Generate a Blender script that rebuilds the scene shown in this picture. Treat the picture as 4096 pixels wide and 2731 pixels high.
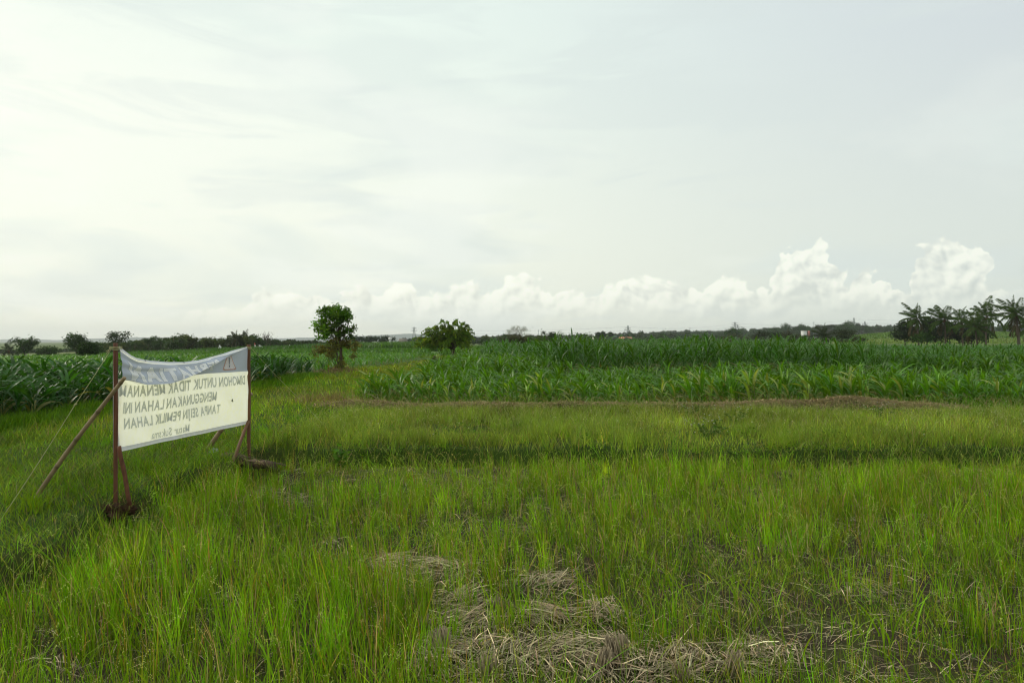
import bpy, bmesh, math, random
import numpy as np
from mathutils import Vector, Matrix
R = math.radians; HAZE = 0.00017
rng = np.random.default_rng(7)
random.seed(7)
S = bpy.context.scene
for o in list(bpy.data.objects): bpy.data.objects.remove(o)
COL = S.collection

# ------------------------------------------------------------------ camera
F, CX, CY, CH = 683.0, 512.0, 341.0, 1.6          # focal length in px of a 1024 wide frame, eye height
cam = bpy.data.cameras.new('camera'); cam.lens = 24.0; cam.sensor_width = 36.0
cam.clip_start = 0.05; cam.clip_end = 20000
camo = bpy.data.objects.new('camera', cam); COL.objects.link(camo)
camo.location = (0, 0, CH); camo.rotation_euler = (R(90), 0, 0); S.camera = camo

# ------------------------------------------------------------------ light
SUN_EL, SUN_AZ = 30.0, -62.0                       # azimuth from +Y towards +X
sun = bpy.data.lights.new('sun', 'SUN'); sun.energy = 1.5; sun.angle = R(10); sun.color = (1.0, 0.93, 0.80)
suno = bpy.data.objects.new('sun', sun); COL.objects.link(suno)
sd = Vector((math.sin(R(SUN_AZ))*math.cos(R(SUN_EL)), math.cos(R(SUN_AZ))*math.cos(R(SUN_EL)), math.sin(R(SUN_EL))))
suno.rotation_euler = (-sd).to_track_quat('-Z', 'Y').to_euler()
C_=S.cycles; C_.max_bounces = 4; C_.diffuse_bounces = 1; C_.glossy_bounces = 1; C_.transmission_bounces = 2; C_.transparent_max_bounces = 4
C_.filter_width = 1.2; C_.use_denoising = True; C_.use_adaptive_sampling = True; C_.adaptive_threshold = 0.02; C_.adaptive_min_samples = 16; C_.caustics_reflective = False; C_.caustics_refractive = False
S.view_settings.view_transform = 'Standard'; S.view_settings.look = 'None'
S.view_settings.exposure = 0.0; S.view_settings.gamma = 1.0; S.view_settings.use_curve_mapping = False

# ------------------------------------------------------------------ node helper
class NT:
    def __init__(s, tree): s.t = tree; s.n = tree.nodes; s.l = tree.links
    def add(s, typ, ins=None, **kw):
        n = s.n.new(typ)
        for k, v in kw.items(): setattr(n, k, v)
        for k, v in (ins or {}).items(): s.put(n.inputs[k], v)
        return n
    def put(s, sock, v):
        if isinstance(v, bpy.types.NodeSocket): s.l.new(v, sock)
        elif isinstance(v, bpy.types.Node): s.l.new(v.outputs[0], sock)
        else: sock.default_value = v
    def m(s, op, a, b=0.0, c=None, clamp=False):
        n = s.n.new('ShaderNodeMath'); n.operation = op; n.use_clamp = clamp
        s.put(n.inputs[0], a); s.put(n.inputs[1], b)
        if c is not None: s.put(n.inputs[2], c)
        return n.outputs[0]
    def ss(s, x, a, b):                           # smoothstep a..b
        n = s.n.new('ShaderNodeMapRange'); n.interpolation_type = 'SMOOTHSTEP'
        s.put(n.inputs[0], x); s.put(n.inputs[1], a); s.put(n.inputs[2], b)
        return n.outputs[0]
    def mix(s, f, a, b, blend='MIX'):
        n = s.n.new('ShaderNodeMix'); n.data_type = 'RGBA'; n.blend_type = blend
        s.put(n.inputs[0], f)
        for i, v in ((6, a), (7, b)):
            if isinstance(v, tuple): v = (*v[:3], 1.0)
            s.put(n.inputs[i], v)
        return n.outputs[2]
    def noise(s, vec, scale, detail=3.0, rough=0.55, dist=0.0, dims='3D'):
        n = s.n.new('ShaderNodeTexNoise'); s.put(n.inputs['Vector'], vec)
        n.inputs['Scale'].default_value = scale; n.inputs['Detail'].default_value = detail
        n.noise_dimensions = dims; n.inputs['Roughness'].default_value = rough; n.inputs['Distortion'].default_value = dist
        return n.outputs[0]
    def vec(s, x, y, z=0.0):
        n = s.n.new('ShaderNodeCombineXYZ'); s.put(n.inputs[0], x); s.put(n.inputs[1], y); s.put(n.inputs[2], z)
        return n.outputs[0]

# ------------------------------------------------------------------ world: cloudy evening sky
W = bpy.data.worlds.new('World'); S.world = W; W.use_nodes = True
t = NT(W.node_tree); t.n.clear()
tc = t.add('ShaderNodeTexCoord')
sep = t.add('ShaderNodeSeparateXYZ', {0: tc.outputs['Generated']})
X, Y, Z = sep.outputs
hor = t.m('SQRT', t.m('ADD', t.m('MULTIPLY', X, X), t.m('ADD', t.m('MULTIPLY', Y, Y), 1e-6)))
az = t.m('ARCTAN2', X, Y)                          # 0 ahead, + to the right
el = t.m('DIVIDE', Z, hor)                         # tangent of the elevation
# high veil
q = t.m('DIVIDE', 1.0, t.m('ADD', t.m('ABSOLUTE', el), 0.22))
pv = t.vec(t.m('MULTIPLY', t.m('DIVIDE', X, hor), q), t.m('MULTIPLY', t.m('DIVIDE', Y, hor), q), 0.0)
wis = t.noise(t.vec(t.m('MULTIPLY', az, 0.9), t.m('MULTIPLY', el, 3.6), 0.3), 2.1, 4, 0.5, 0.35, '2D')
wis2 = t.noise(pv, 1.1, 5, 0.55, 0.4, '2D')
side = t.ss(az, -0.30, 0.80)                       # bright left, greyer right
topc = t.mix(side, (0.86, 0.98, 0.90), (0.67, 0.735, 0.77))
lowc = t.mix(side, (0.97, 1.0, 0.85), (0.76, 0.83, 0.76))
hz = t.ss(el, 0.0, 0.50)
base = t.mix(hz, lowc, topc)
glow = t.m('MULTIPLY', t.m('SUBTRACT', 1.0, t.ss(t.m('ABSOLUTE', t.m('SUBTRACT', el, 0.27)), 0.0, 0.34)),
           t.m('SUBTRACT', 1.0, t.ss(az, -0.85, 0.30)))
base = t.mix(t.m('MULTIPLY', glow, 0.75), base, (1.04, 1.06, 0.94))
dark = t.ss(wis, 0.47, 0.64)
base = t.mix(t.m('MULTIPLY', dark, 0.48), base, (0.76, 0.85, 0.81))
wis3 = t.noise(t.vec(t.m('MULTIPLY', az, 1.1), t.m('MULTIPLY', el, 6.5), 0.7), 2.6, 5, 0.55, 0.5, '2D')
base = t.mix(t.m('MULTIPLY', t.ss(wis3, 0.48, 0.62), 0.30), base, (0.72, 0.80, 0.78))
lite = t.ss(wis2, 0.46, 0.66)
base = t.mix(t.m('MULTIPLY', lite, t.m('SUBTRACT', 0.45, t.m('MULTIPLY', side, 0.32))), base, (1.01, 1.05, 0.96))
# cumulus bank on the horizon
prof = [(-60,318),(0,320),(40,322),(75,320),(110,327),(161,319),(195,309),(224,300),(250,301),(276,289),(296,296),(317,290),(345,293),
        (372,284),(395,283),(410,276),(428,293),(445,281),(470,272),(490,286),(514,267),(544,275),(560,291),(574,278),(592,299),
        (611,274),(648,271),(668,279),(689,279),(700,293),(715,270),(744,272),(763,293),(778,268),(793,248),(815,243),(830,256),
        (848,292),(863,262),(878,272),(893,301),(908,270),(926,258),(949,248),(982,257),(992,300),(1040,300),(1120,285),(1200,305)]
def profile(items, azn):
    fc = t.add('ShaderNodeFloatCurve', {1: azn}); cu = fc.mapping.curves[0]
    pts = [(max(0, min(1, (math.atan((p-CX)/F)+1.1)/2.2)), max(0.0, (CY-y)/F*4.0)) for p, y in items]
    pts = [(0.0, 0.08)] + pts + [(1.0, 0.10)]
    cu.points[0].location = pts[0]; cu.points[1].location = pts[-1]
    for p in pts[1:-1]: cu.points.new(*p)
    for p in cu.points: p.handle_type = 'VECTOR'
    fc.mapping.update()
    return t.m('DIVIDE', fc.outputs[0], 4.0)
azn = t.m('DIVIDE', t.m('ADD', az, 1.1), 2.2)
def billow(offx, offy):
    x = t.m('ADD', az, offx); y = t.m('ADD', el, offy)
    p = t.vec(x, y, 0.17)
    wv = t.add('ShaderNodeTexNoise', {'Vector': p}, noise_dimensions='2D'); wv.inputs['Scale'].default_value = 14; wv.inputs['Detail'].default_value = 3
    pw = t.add('ShaderNodeVectorMath', {0: p, 1: t.add('ShaderNodeVectorMath', {0: wv.outputs['Color'], 'Scale': 0.030}, operation='SCALE').outputs[0]}, operation='ADD').outputs[0]
    acc = None
    for sc, am in ((16, 1.0), (38, 0.50), (85, 0.24), (180, 0.11)):
        v = t.add('ShaderNodeTexVoronoi', {'Vector': pw}, feature='SMOOTH_F1', voronoi_dimensions='2D'); v.inputs['Scale'].default_value = sc
        v.inputs['Smoothness'].default_value = 0.35
        h = t.m('MULTIPLY', t.m('SUBTRACT', 0.55, v.outputs['Distance']), am)
        acc = h if acc is None else t.m('ADD', acc, h)
    return acc
b0 = billow(0.0, 0.0); b1 = billow(-0.0055, 0.0065)
wn = t.add('ShaderNodeTexNoise', {'Vector': t.vec(az, el, 0.0)}, noise_dimensions='2D'); wn.inputs['Scale'].default_value = 26; wn.inputs['Detail'].default_value = 2.5; wn.inputs['Roughness'].default_value = 0.6
wsep = t.add('ShaderNodeSeparateColor', {0: wn.outputs['Color']})
azw = t.m('ADD', az, t.m('MULTIPLY', t.m('SUBTRACT', wsep.outputs[0], 0.5), 0.055)); elw = t.m('ADD', el, t.m('MULTIPLY', t.m('SUBTRACT', wsep.outputs[1], 0.5), 0.036))
ptop = profile(prof, t.m('DIVIDE', t.m('ADD', azw, 1.1), 2.2))
rag = t.noise(t.vec(az, el, 0.0), 55, 5, 0.62, 0.0, '2D')
ptop = t.m('ADD', ptop, t.m('MULTIPLY', t.m('SUBTRACT', rag, 0.5), 0.022))
topel = t.m('ADD', ptop, t.m('MULTIPLY', t.m('SUBTRACT', b0, 0.52), 0.020))
d = t.m('SUBTRACT', topel, elw)
soft = t.m('ADD', 0.0042, t.m('MULTIPLY', t.ss(t.noise(t.vec(az, el, 2.0), 9, 2, dims='2D'), 0.45, 0.65), 0.010))
mask = t.ss(t.m('DIVIDE', d, soft), 0.0, 1.0)
shade = t.m('MULTIPLY', t.m('SUBTRACT', b0, b1), 2.2)
depth = t.ss(d, 0.0, 0.075)
lum = t.m('ADD', t.m('ADD', 0.78, shade), t.m('MULTIPLY', depth, -0.42), clamp=True)
cw = t.mix(side, (1.12, 1.14, 1.0), (1.06, 1.09, 0.96)); cd = t.mix(side, (0.84, 0.87, 0.77), (0.68, 0.74, 0.69))
ccol = t.mix(lum, cd, cw)
rel_ = t.m('DIVIDE', el, t.m('MAXIMUM', ptop, 0.01))
hfade = t.m('MULTIPLY', t.ss(el, t.m('MULTIPLY', ptop, 0.15), t.m('ADD', t.m('MULTIPLY', ptop, 0.15), 0.062)), t.ss(az, -0.66, -0.46))
hfade = t.m('MULTIPLY', hfade, t.m('SUBTRACT', 1.0, t.ss(az, 0.60, 0.66)))
hfade = t.m('MULTIPLY', hfade, t.m('ADD', 0.90, t.m('MULTIPLY', t.ss(az, 0.10, 0.40), -0.06)))
base = t.mix(t.m('MULTIPLY', mask, hfade), base, ccol)
below = t.ss(el, -0.02, 0.0)
base = t.mix(below, (0.10, 0.13, 0.07), base)
sky = t.add('ShaderNodeTexSky'); sky.sky_type = 'NISHITA'; sky.sun_disc = False
sky.sun_elevation = R(SUN_EL); sky.sun_rotation = R(SUN_AZ); sky.dust_density = 3.0
bgs = t.add('ShaderNodeBackground', {0: sky.outputs[0], 1: 0.10})
bgc = t.add('ShaderNodeBackground', {0: base, 1: 1.0})
mx = t.add('ShaderNodeMixShader', {0: 0.95, 1: bgs.outputs[0], 2: bgc.outputs[0]})
t.add('ShaderNodeOutputWorld', {0: mx.outputs[0]})
W.cycles.sampling_method = 'MANUAL'; W.cycles.sample_map_resolution = 256

# ------------------------------------------------------------------ geometry helpers
def sst(x): x = np.clip(x, 0, 1); return x*x*(3-2*x)
_wk = rng.normal(size=(9, 2)); _wp = rng.uniform(0, 6.28, 9)
def vn(x, y, sc, seed=0):                          # smooth noise about -1..1
    r2 = np.random.default_rng(1000+seed); k = r2.normal(size=(10, 2))*1.6/sc; p = r2.uniform(0, 6.28, 10)
    return sum(np.sin(x*k[i, 0]+y*k[i, 1]+p[i]) for i in range(10))/3.2
def gz(x, y):                                      # ground height
    x = np.asarray(x, float); y = np.asarray(y, float); yy = np.maximum(y, 1.0); tt = x/yy
    e1 = -3.25 + 0.10*np.sin(y*1.7) + 0.07*np.sin(y*4.1+1)
    e2 = 8.95 + 0.05*np.sin(x*2.3) + 0.08*np.sin(x*0.9+2)
    s = np.maximum(sst((e1-x)/0.22), sst((y-e2)/0.16))
    z = -0.06*(1-s) + (0.15-0.03*sst((x+3.2)/.8)*sst((y-8.5)/.4))*s + 0.02*vn(x, y, 0.9, 1)*s + 0.008*vn(x, y, 0.3, 2)
    z -= 0.04*np.exp(-((y-e2+0.12)/0.10)**2)*(x > -3.3)
    r = np.exp(-((y-15.25-0.12*np.sin(x*0.8))/0.30)**2)*sst((x+4.6)/1.0)*sst((10.2-x)/1.4)
    z += r*(0.095+0.04*vn(x, y, 0.8, 3)) + 0.13*np.exp(-((x-7.7)/1.1)**2-((y-15.5)/0.5)**2)
    z -= 0.07*sst((y-15.5)/0.4)*sst((x+3.6)/.4) + 0.05*sst((y-12)/3)*sst((x+3.6)/.4)*(y < 60)
    z += 0.18*np.exp(-((x+7.9)/0.8)**2-((y-31.2)/0.9)**2)
    z -= 2.6*np.clip((-tt-0.28)/0.46, 0, 1.3)*sst((y-34)/110)
    z += 7.0*np.clip((tt-0.36)/0.20, 0, 1)*sst((y-130)/260) + 4.0*np.clip((tt-0.05)/0.3, 0, 1)*sst((y-420)/600)
    z += 0.02*vn(x, y, 6, 4)
    return z
def W3(px, py, D): return Vector(((px-CX)/F*D, D, CH-(py-CY)/F*D))
def onG(px, py, z=0.0):
    D = (CH-z)*F/(py-CY); return Vector(((px-CX)/F*D, D, z))

class MB:
    def __init__(s): s.v = []; s.f = []; s.c = []; s.n = 0
    def add(s, v, f, c):
        v = np.asarray(v, float).reshape(-1, 3); f = np.asarray(f, int)
        c = np.asarray(c, float)
        if c.ndim == 1: c = np.tile(c, (len(v), 1))
        s.v.append(v); s.f.append(f+s.n); s.c.append(c[:, :3]); s.n += len(v)
        return s
    def build(s, name, mat, parent=None, smooth=False, mats=None, midx=None):
        me = bpy.data.meshes.new(name)
        V = np.concatenate(s.v) if s.v else np.zeros((0, 3)); C_ = np.concatenate(s.c) if s.c else np.zeros((0, 3))
        me.vertices.add(len(V)); me.vertices.foreach_set('co', V.astype(np.float32).ravel())
        loops = []; tot = []
        for f in s.f:
            loops.append(f.ravel()); tot.append(np.full(len(f), f.shape[1]))
        L = np.concatenate(loops); T = np.concatenate(tot)
        me.loops.add(len(L)); me.loops.foreach_set('vertex_index', L.astype(np.int32))
        me.polygons.add(len(T)); me.polygons.foreach_set('loop_start', np.concatenate([[0], np.cumsum(T)[:-1]]).astype(np.int32))
        me.polygons.foreach_set('loop_total', T.astype(np.int32))
        if smooth: me.polygons.foreach_set('use_smooth', np.ones(len(T), bool))
        me.update(calc_edges=True); me.validate()
        a = me.color_attributes.new('col', 'FLOAT_COLOR', 'POINT')
        a.data.foreach_set('color', np.hstack([C_, np.ones((len(C_), 1))]).astype(np.float32).ravel())
        me.materials.append(mat)
        o = bpy.data.objects.new(name, me); COL.objects.link(o)
        if parent: o.parent = parent
        return o
    def data(s, name, mat, smooth=False):
        o = s.build(name, mat, smooth=smooth); m = o.data; bpy.data.objects.remove(o); return m
def tag(o, label=None, cat=None, group=None, kind=None):
    if label: o['label'] = label
    if cat: o['category'] = cat
    if group: o['group'] = group
    if kind: o['kind'] = kind
    return o
def empty(name, loc=(0, 0, 0)):
    o = bpy.data.objects.new(name, None); COL.objects.link(o); o.location = loc; o.empty_display_size = 0.2; return o
def vary(col, n, amt=0.18, hue=0.10):
    c = np.tile(np.asarray(col, float), (n, 1))
    k = np.exp(rng.normal(0, amt, (n, 1))); h = rng.normal(0, hue, n)
    c = c*k; c[:, 0] *= np.exp(h); c[:, 2] *= np.exp(h*0.5); return c

def ribbons(P, H, az, lean, curve, Wd, col, seg=3, droop=0.25, tip=None, tw=0.6):
    """N grass blades: base points, height, bend direction, lean, curl, width, colour"""
    N = len(P); tt = np.linspace(0, 1, seg+1)
    H = np.broadcast_to(H, N); az = np.broadcast_to(az, N); lean = np.broadcast_to(lean, N); curve = np.broadcast_to(curve, N); Wd = np.broadcast_to(Wd, N)
    d = np.stack([np.cos(az), np.sin(az), np.zeros(N)], 1)
    sa = az+np.pi/2+rng.uniform(-tw*1.5, tw*1.5, N); sv = np.stack([np.cos(sa), np.sin(sa), np.zeros(N)], 1)
    V = np.zeros((N, 2*seg+1, 3)); Cc = np.zeros((N, 2*seg+1, 3))
    tip = col if tip is None else tip
    for i, q in enumerate(tt):
        c = P + d*(H*(lean*q+curve*q*q))[:, None]; c[:, 2] += H*(q - droop*np.abs(curve)*q**3)
        w = Wd*(0.75+0.5*q if q < 0.5 else 1.0)*(1-q**3)*0.5
        cc = col*(1-q)+tip*q
        if i < seg:
            V[:, 2*i] = c-sv*w[:, None]; V[:, 2*i+1] = c+sv*w[:, None]; Cc[:, 2*i] = cc; Cc[:, 2*i+1] = cc
        else: V[:, 2*seg] = c; Cc[:, 2*seg] = cc
    b = (np.arange(N)*(2*seg+1))[:, None]
    quads = np.concatenate([b+np.array([2*i, 2*i+1, 2*i+3, 2*i+2]) for i in range(seg-1)]) if seg > 1 else np.zeros((0, 4), int)
    tris = b+np.array([2*seg-2, 2*seg-1, 2*seg])
    return V.reshape(-1, 3), quads, tris, Cc.reshape(-1, 3)
def add_rib(mb, *a, **k):
    V, q, tr, c = ribbons(*a, **k); n0 = mb.n
    mb.add(V, q, c) if len(q) else None
    if len(q): mb.f.append(tr+n0)
    else: mb.add(V, tr, c)
def add_leaves(mb, Cn, D, L, Wd, col, fold=0.0):
    """diamond leaves from base point along direction D"""
    N = len(Cn); L = np.broadcast_to(L, N)[:, None]; Wd = np.broadcast_to(Wd, N)[:, None]
    D = D/np.maximum(np.linalg.norm(D, axis=1, keepdims=True), 1e-6)
    r = rng.normal(size=(N, 3)); s = np.cross(D, r); s /= np.maximum(np.linalg.norm(s, axis=1, keepdims=True), 1e-6)
    V = np.stack([Cn, Cn+D*L*0.45+s*Wd*0.5, Cn+D*L, Cn+D*L*0.45-s*Wd*0.5], 1)
    mb.add(V.reshape(-1, 3), (np.arange(N)*4)[:, None]+np.array([0, 1, 2, 3]), np.repeat(col, 4, 0))
def tube(mb, pts, rad, col, n=6, caps=True):
    pts = np.asarray([tuple(p) for p in pts], float); m = len(pts)
    rad = np.broadcast_to(rad, m); a = np.linspace(0, 2*np.pi, n, endpoint=False); V = []
    for i in range(m):
        d = pts[min(i+1, m-1)]-pts[max(i-1, 0)]; d /= max(np.linalg.norm(d), 1e-9)
        u = np.cross(d, (0, 0, 1.0) if abs(d[2]) < 0.9 else (1.0, 0, 0)); u /= np.linalg.norm(u); w = np.cross(d, u)
        V.append(pts[i]+rad[i]*(np.cos(a)[:, None]*u+np.sin(a)[:, None]*w))
    Fq = [[i*n+j, i*n+(j+1) % n, (i+1)*n+(j+1) % n, (i+1)*n+j] for i in range(m-1) for j in range(n)]
    n0 = mb.n; mb.add(np.concatenate(V), np.array(Fq), col)
    if caps: mb.f.append(np.array([[n0+j for j in range(n)][::-1], [n0+(m-1)*n+j for j in range(n)]]))
def box(mb, c, s, col, rot=None):
    c = np.array(c, float); v = np.array([[x, y, z] for x in (-.5, .5) for y in (-.5, .5) for z in (-.5, .5)])*np.array(s)
    if rot is not None: v = v@np.array(rot.to_matrix()).T
    mb.add(v+c, np.array([[0, 1, 3, 2], [4, 6, 7, 5], [0, 4, 5, 1], [2, 3, 7, 6], [0, 2, 6, 4], [1, 5, 7, 3]]), col)
def beam(mb, a, b, w, h, col):
    a = Vector(a); b = Vector(b); d = b-a; q = d.to_track_quat('Z', 'Y')
    box(mb, (a+b)/2, (w, h, d.length), col, q)

# ------------------------------------------------------------------ materials
def veg(name, trans=0.35, rough=0.55, spec=0.25, mottle=0.25, scale=30):
    m = bpy.data.materials.new(name); m.use_nodes = True; t = NT(m.node_tree); t.n.clear()
    a = t.add('ShaderNodeAttribute', attribute_name='col'); g = t.add('ShaderNodeNewGeometry')
    n = t.noise(g.outputs['Position'], scale, 2); k = t.m('ADD', 1-mottle, t.m('MULTIPLY', n, 2*mottle))
    c = t.mix(1.0, a.outputs[0], t.vec(k, k, k), 'MULTIPLY')
    p = t.add('ShaderNodeBsdfPrincipled', {'Base Color': c, 'Roughness': rough, 'Specular IOR Level': spec})
    tr = t.add('ShaderNodeBsdfTranslucent', {0: t.mix(1.0, c, (1.35, 1.25, 0.35), 'MULTIPLY')})
    mxs = t.add('ShaderNodeMixShader', {0: trans, 1: p.outputs[0], 2: tr.outputs[0]})
    t.add('ShaderNodeOutputMaterial', {0: mxs.outputs[0]}); return m
def solid(name, rough=0.8, spec=0.2, mottle=0.3, scale=40, stretch=(1, 1, 1), bump=0.0):
    m = bpy.data.materials.new(name); m.use_nodes = True; t = NT(m.node_tree); t.n.clear()
    a = t.add('ShaderNodeAttribute', attribute_name='col'); tc = t.add('ShaderNodeTexCoord')
    mp = t.add('ShaderNodeMapping', {0: tc.outputs['Object'], 'Scale': stretch})
    n = t.noise(mp.outputs[0], scale, 4); k = t.m('ADD', 1-mottle, t.m('MULTIPLY', n, 2*mottle))
    c = t.mix(1.0, a.outputs[0], t.vec(k, k, k), 'MULTIPLY')
    p = t.add('ShaderNodeBsdfPrincipled', {'Base Color': c, 'Roughness': rough, 'Specular IOR Level': spec})
    if bump:
        b = t.add('ShaderNodeBump', {'Height': n, 'Strength': bump, 'Distance': 0.01}); t.l.new(b.outputs[0], p.inputs['Normal'])
    t.add('ShaderNodeOutputMaterial', {0: p.outputs[0]}); return m
M_GRASS = veg('grass_blade', 0.40, 0.6, 0.10); M_CORN = veg('corn_leaf', 0.36, 0.42, 0.32, 0.15, 12)
M_LEAF = veg('tree_leaf', 0.30, 0.55, 0.15, 0.3, 6); M_STRAW = veg('dry_straw', 0.1, 0.7, 0.15, 0.25, 25)
M_BARK = solid('bark', 0.9, 0.1, 0.4, 20, (1, 1, 0.3), 0.4); M_WOOD = solid('weathered_wood', 0.7, 0.25, 0.35, 60, (1, 1, 0.05), 0.3)
M_BAMBOO = solid('bamboo_skin', 0.55, 0.3, 0.25, 30, (1, 1, 0.3), 0.2); M_SOIL = solid('soil', 0.95, 0.1, 0.45, 60, (1, 1, 1), 0.8)
M_PAINT = solid('plain_surface', 0.7, 0.2, 0.12, 3); M_ROPE = solid('rope_fibre', 0.9, 0.1, 0.2, 200)
M_STEEL = solid('galvanised_steel', 0.6, 0.3, 0.05, 3)

# ------------------------------------------------------------------ ground
def mat_ground():
    m = bpy.data.materials.new('ground'); m.use_nodes = True; t = NT(m.node_tree); t.n.clear()
    g = t.add('ShaderNodeNewGeometry'); P = g.outputs['Position']; sp = t.add('ShaderNodeSeparateXYZ', {0: P})
    n1 = t.noise(P, 3.0, 5, 0.6); n2 = t.noise(P, 38.0, 4, 0.65); n3 = t.noise(P, 0.35, 3)
    soil = t.mix(n2, (0.018, 0.014, 0.008), (0.085, 0.065, 0.038))
    thatch = t.mix(n2, (0.025, 0.030, 0.008), (0.085, 0.095, 0.025))
    near = t.mix(t.ss(n1, 0.40, 0.60), soil, thatch)
    lawn = t.mix(n2, (0.015, 0.032, 0.004), (0.06, 0.10, 0.012))
    far_ = t.mix(n3, (0.055, 0.11, 0.022), (0.11, 0.17, 0.04))
    y = t.add('ShaderNodeTexVoronoi', {'Vector': t.vec(t.m('MULTIPLY', sp.outputs[0], 0.012), t.m('MULTIPLY', sp.outputs[1], 0.022), 0.0)}, distance='CHEBYCHEV')
    y.inputs['Scale'].default_value = 1.6
    cell = t.add('ShaderNodeSeparateColor', {0: y.outputs['Color']})
    far2 = t.mix(cell.outputs[0], (0.05, 0.10, 0.018), (0.15, 0.18, 0.055))
    c = t.mix(t.ss(sp.outputs[1], 8.8, 9.1), near, lawn)
    c = t.mix(t.m('SUBTRACT', 1.0, t.ss(sp.outputs[0], -3.6, -3.1)), c, lawn)
    c = t.mix(t.ss(sp.outputs[1], 25, 60), c, far_)
    c = t.mix(t.ss(sp.outputs[1], 120, 200), c, far2)
    px_ = t.m('ABSOLUTE', t.m('SUBTRACT', sp.outputs[0], t.m('ADD', -6.6, t.m('MULTIPLY', n1, 1.0))))
    pth = t.m('MULTIPLY', t.m('SUBTRACT', 1.0, t.ss(px_, 0.25, 0.8)), t.m('MULTIPLY', t.ss(sp.outputs[1], 38, 42), t.m('SUBTRACT', 1.0, t.ss(sp.outputs[1], 60, 75))))
    c = t.mix(pth, c, (0.20, 0.155, 0.085))
    p = t.add('ShaderNodeBsdfPrincipled', {'Base Color': c, 'Roughness': 0.95, 'Specular IOR Level': 0.1})
    b = t.add('ShaderNodeBump', {'Height': n2, 'Strength': 0.6, 'Distance': 0.03}); t.l.new(b.outputs[0], p.inputs['Normal'])
    t.add('ShaderNodeOutputMaterial', {0: p.outputs[0]}); return m
ys = np.concatenate([np.linspace(-40, 0.5, 12)[:-1], np.arange(0.5, 18, 0.09), np.geomspace(18, 4300, 150)])
tc_ = np.linspace(-1, 1, 361); tc_ = np.sign(tc_)*np.abs(tc_)**1.15
gx = tc_[None, :]*(1.5*np.maximum(ys, 0)+9)[:, None]; gy = np.repeat(ys[:, None], 361, 1)
gv = np.stack([gx, gy, gz(gx, gy)], 2).reshape(-1, 3); nr, nc = gx.shape
i, j = np.meshgrid(np.arange(nr-1), np.arange(nc-1), indexing='ij'); b = (i*nc+j).ravel()
tag(MB().add(gv, np.stack([b, b+1, b+nc+1, b+nc], 1), (1, 1, 1)).build('ground', mat_ground(), smooth=True), kind='structure')

# distant hills
def hills(name, D, pts, col, seed):
    mb = MB(); pxs = np.linspace(pts[0][0], pts[-1][0], 260)
    top = np.interp(pxs, [p[0] for p in pts], [p[1] for p in pts])+0.5*vn(pxs, pxs*0, 25, seed)+0.25*vn(pxs, pxs*0, 7, seed+1)
    V = []
    for f, dd in ((0, -0.03), (0.55, 0.0), (1.0, 0.06), (0.5, 0.14), (0.0, 0.2)):
        Dk = D*(1+dd); z0 = -10.0
        V.append(np.stack([(pxs-CX)/F*Dk, np.full_like(pxs, Dk), z0+f*(CH-(top-CY)/F*D-z0)], 1))
    V = np.stack(V, 0).reshape(-1, 3); n = len(pxs)
    Fq = [[r*n+k, r*n+k+1, (r+1)*n+k+1, (r+1)*n+k] for r in range(4) for k in range(n-1)]
    tag(mb.add(V, np.array(Fq), col).build(name, M_PAINT, smooth=True), kind='structure')
hills('hills', 3500, [(-250, 341), (-60, 339), (60, 338.5), (150, 337), (240, 338), (330, 336.5), (360, 335.5), (410, 333), (450, 334.5), (520, 336), (700, 338), (900, 336), (1200, 338)], (0.10, 0.13, 0.11), 30)

# ------------------------------------------------------------------ banner sign
RED = (0.105, 0.036, 0.018); RED2 = (0.14, 0.055, 0.028); ROPE = (0.42, 0.40, 0.20); BAM = (0.27, 0.19, 0.105)
A0 = Vector(((247.2-CX)/F*8.6, 8.6, 0)); A1 = Vector(((118.6-CX)/F*6.0, 6.0, 0))     # right edge, left edge of the cloth
zt0, zb0 = CH-(346.2-CY)/F*8.6, CH-(423.5-CY)/F*8.6
zt1, zb1 = CH-(345.5-CY)/F*6.0, CH-(451.5-CY)/F*6.0
AL = (A1-A0); AL.normalize(); NRM = Vector((-AL.y, AL.x, 0)); NRM = NRM if NRM.x > 0 else -NRM
ku = [0, .1, .18, .34, .48, .6, .72, .83, .9, .935, .97, 1]
ksag = [0, .028, .055, .115, .155, .17, .165, .145, .118, .085, .04, 0]
kul = [0, .2, .377, .54, .69, .775, .9, 1]
klip = [0.02, .105, .20, .285, .355, .385, .38, .31]
kvl = [0.02, .10, .195, .265, .32, .345, .345, .30]
kout = [0.0, .035, .085, .125, .14, .135, .10, .03]
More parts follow.
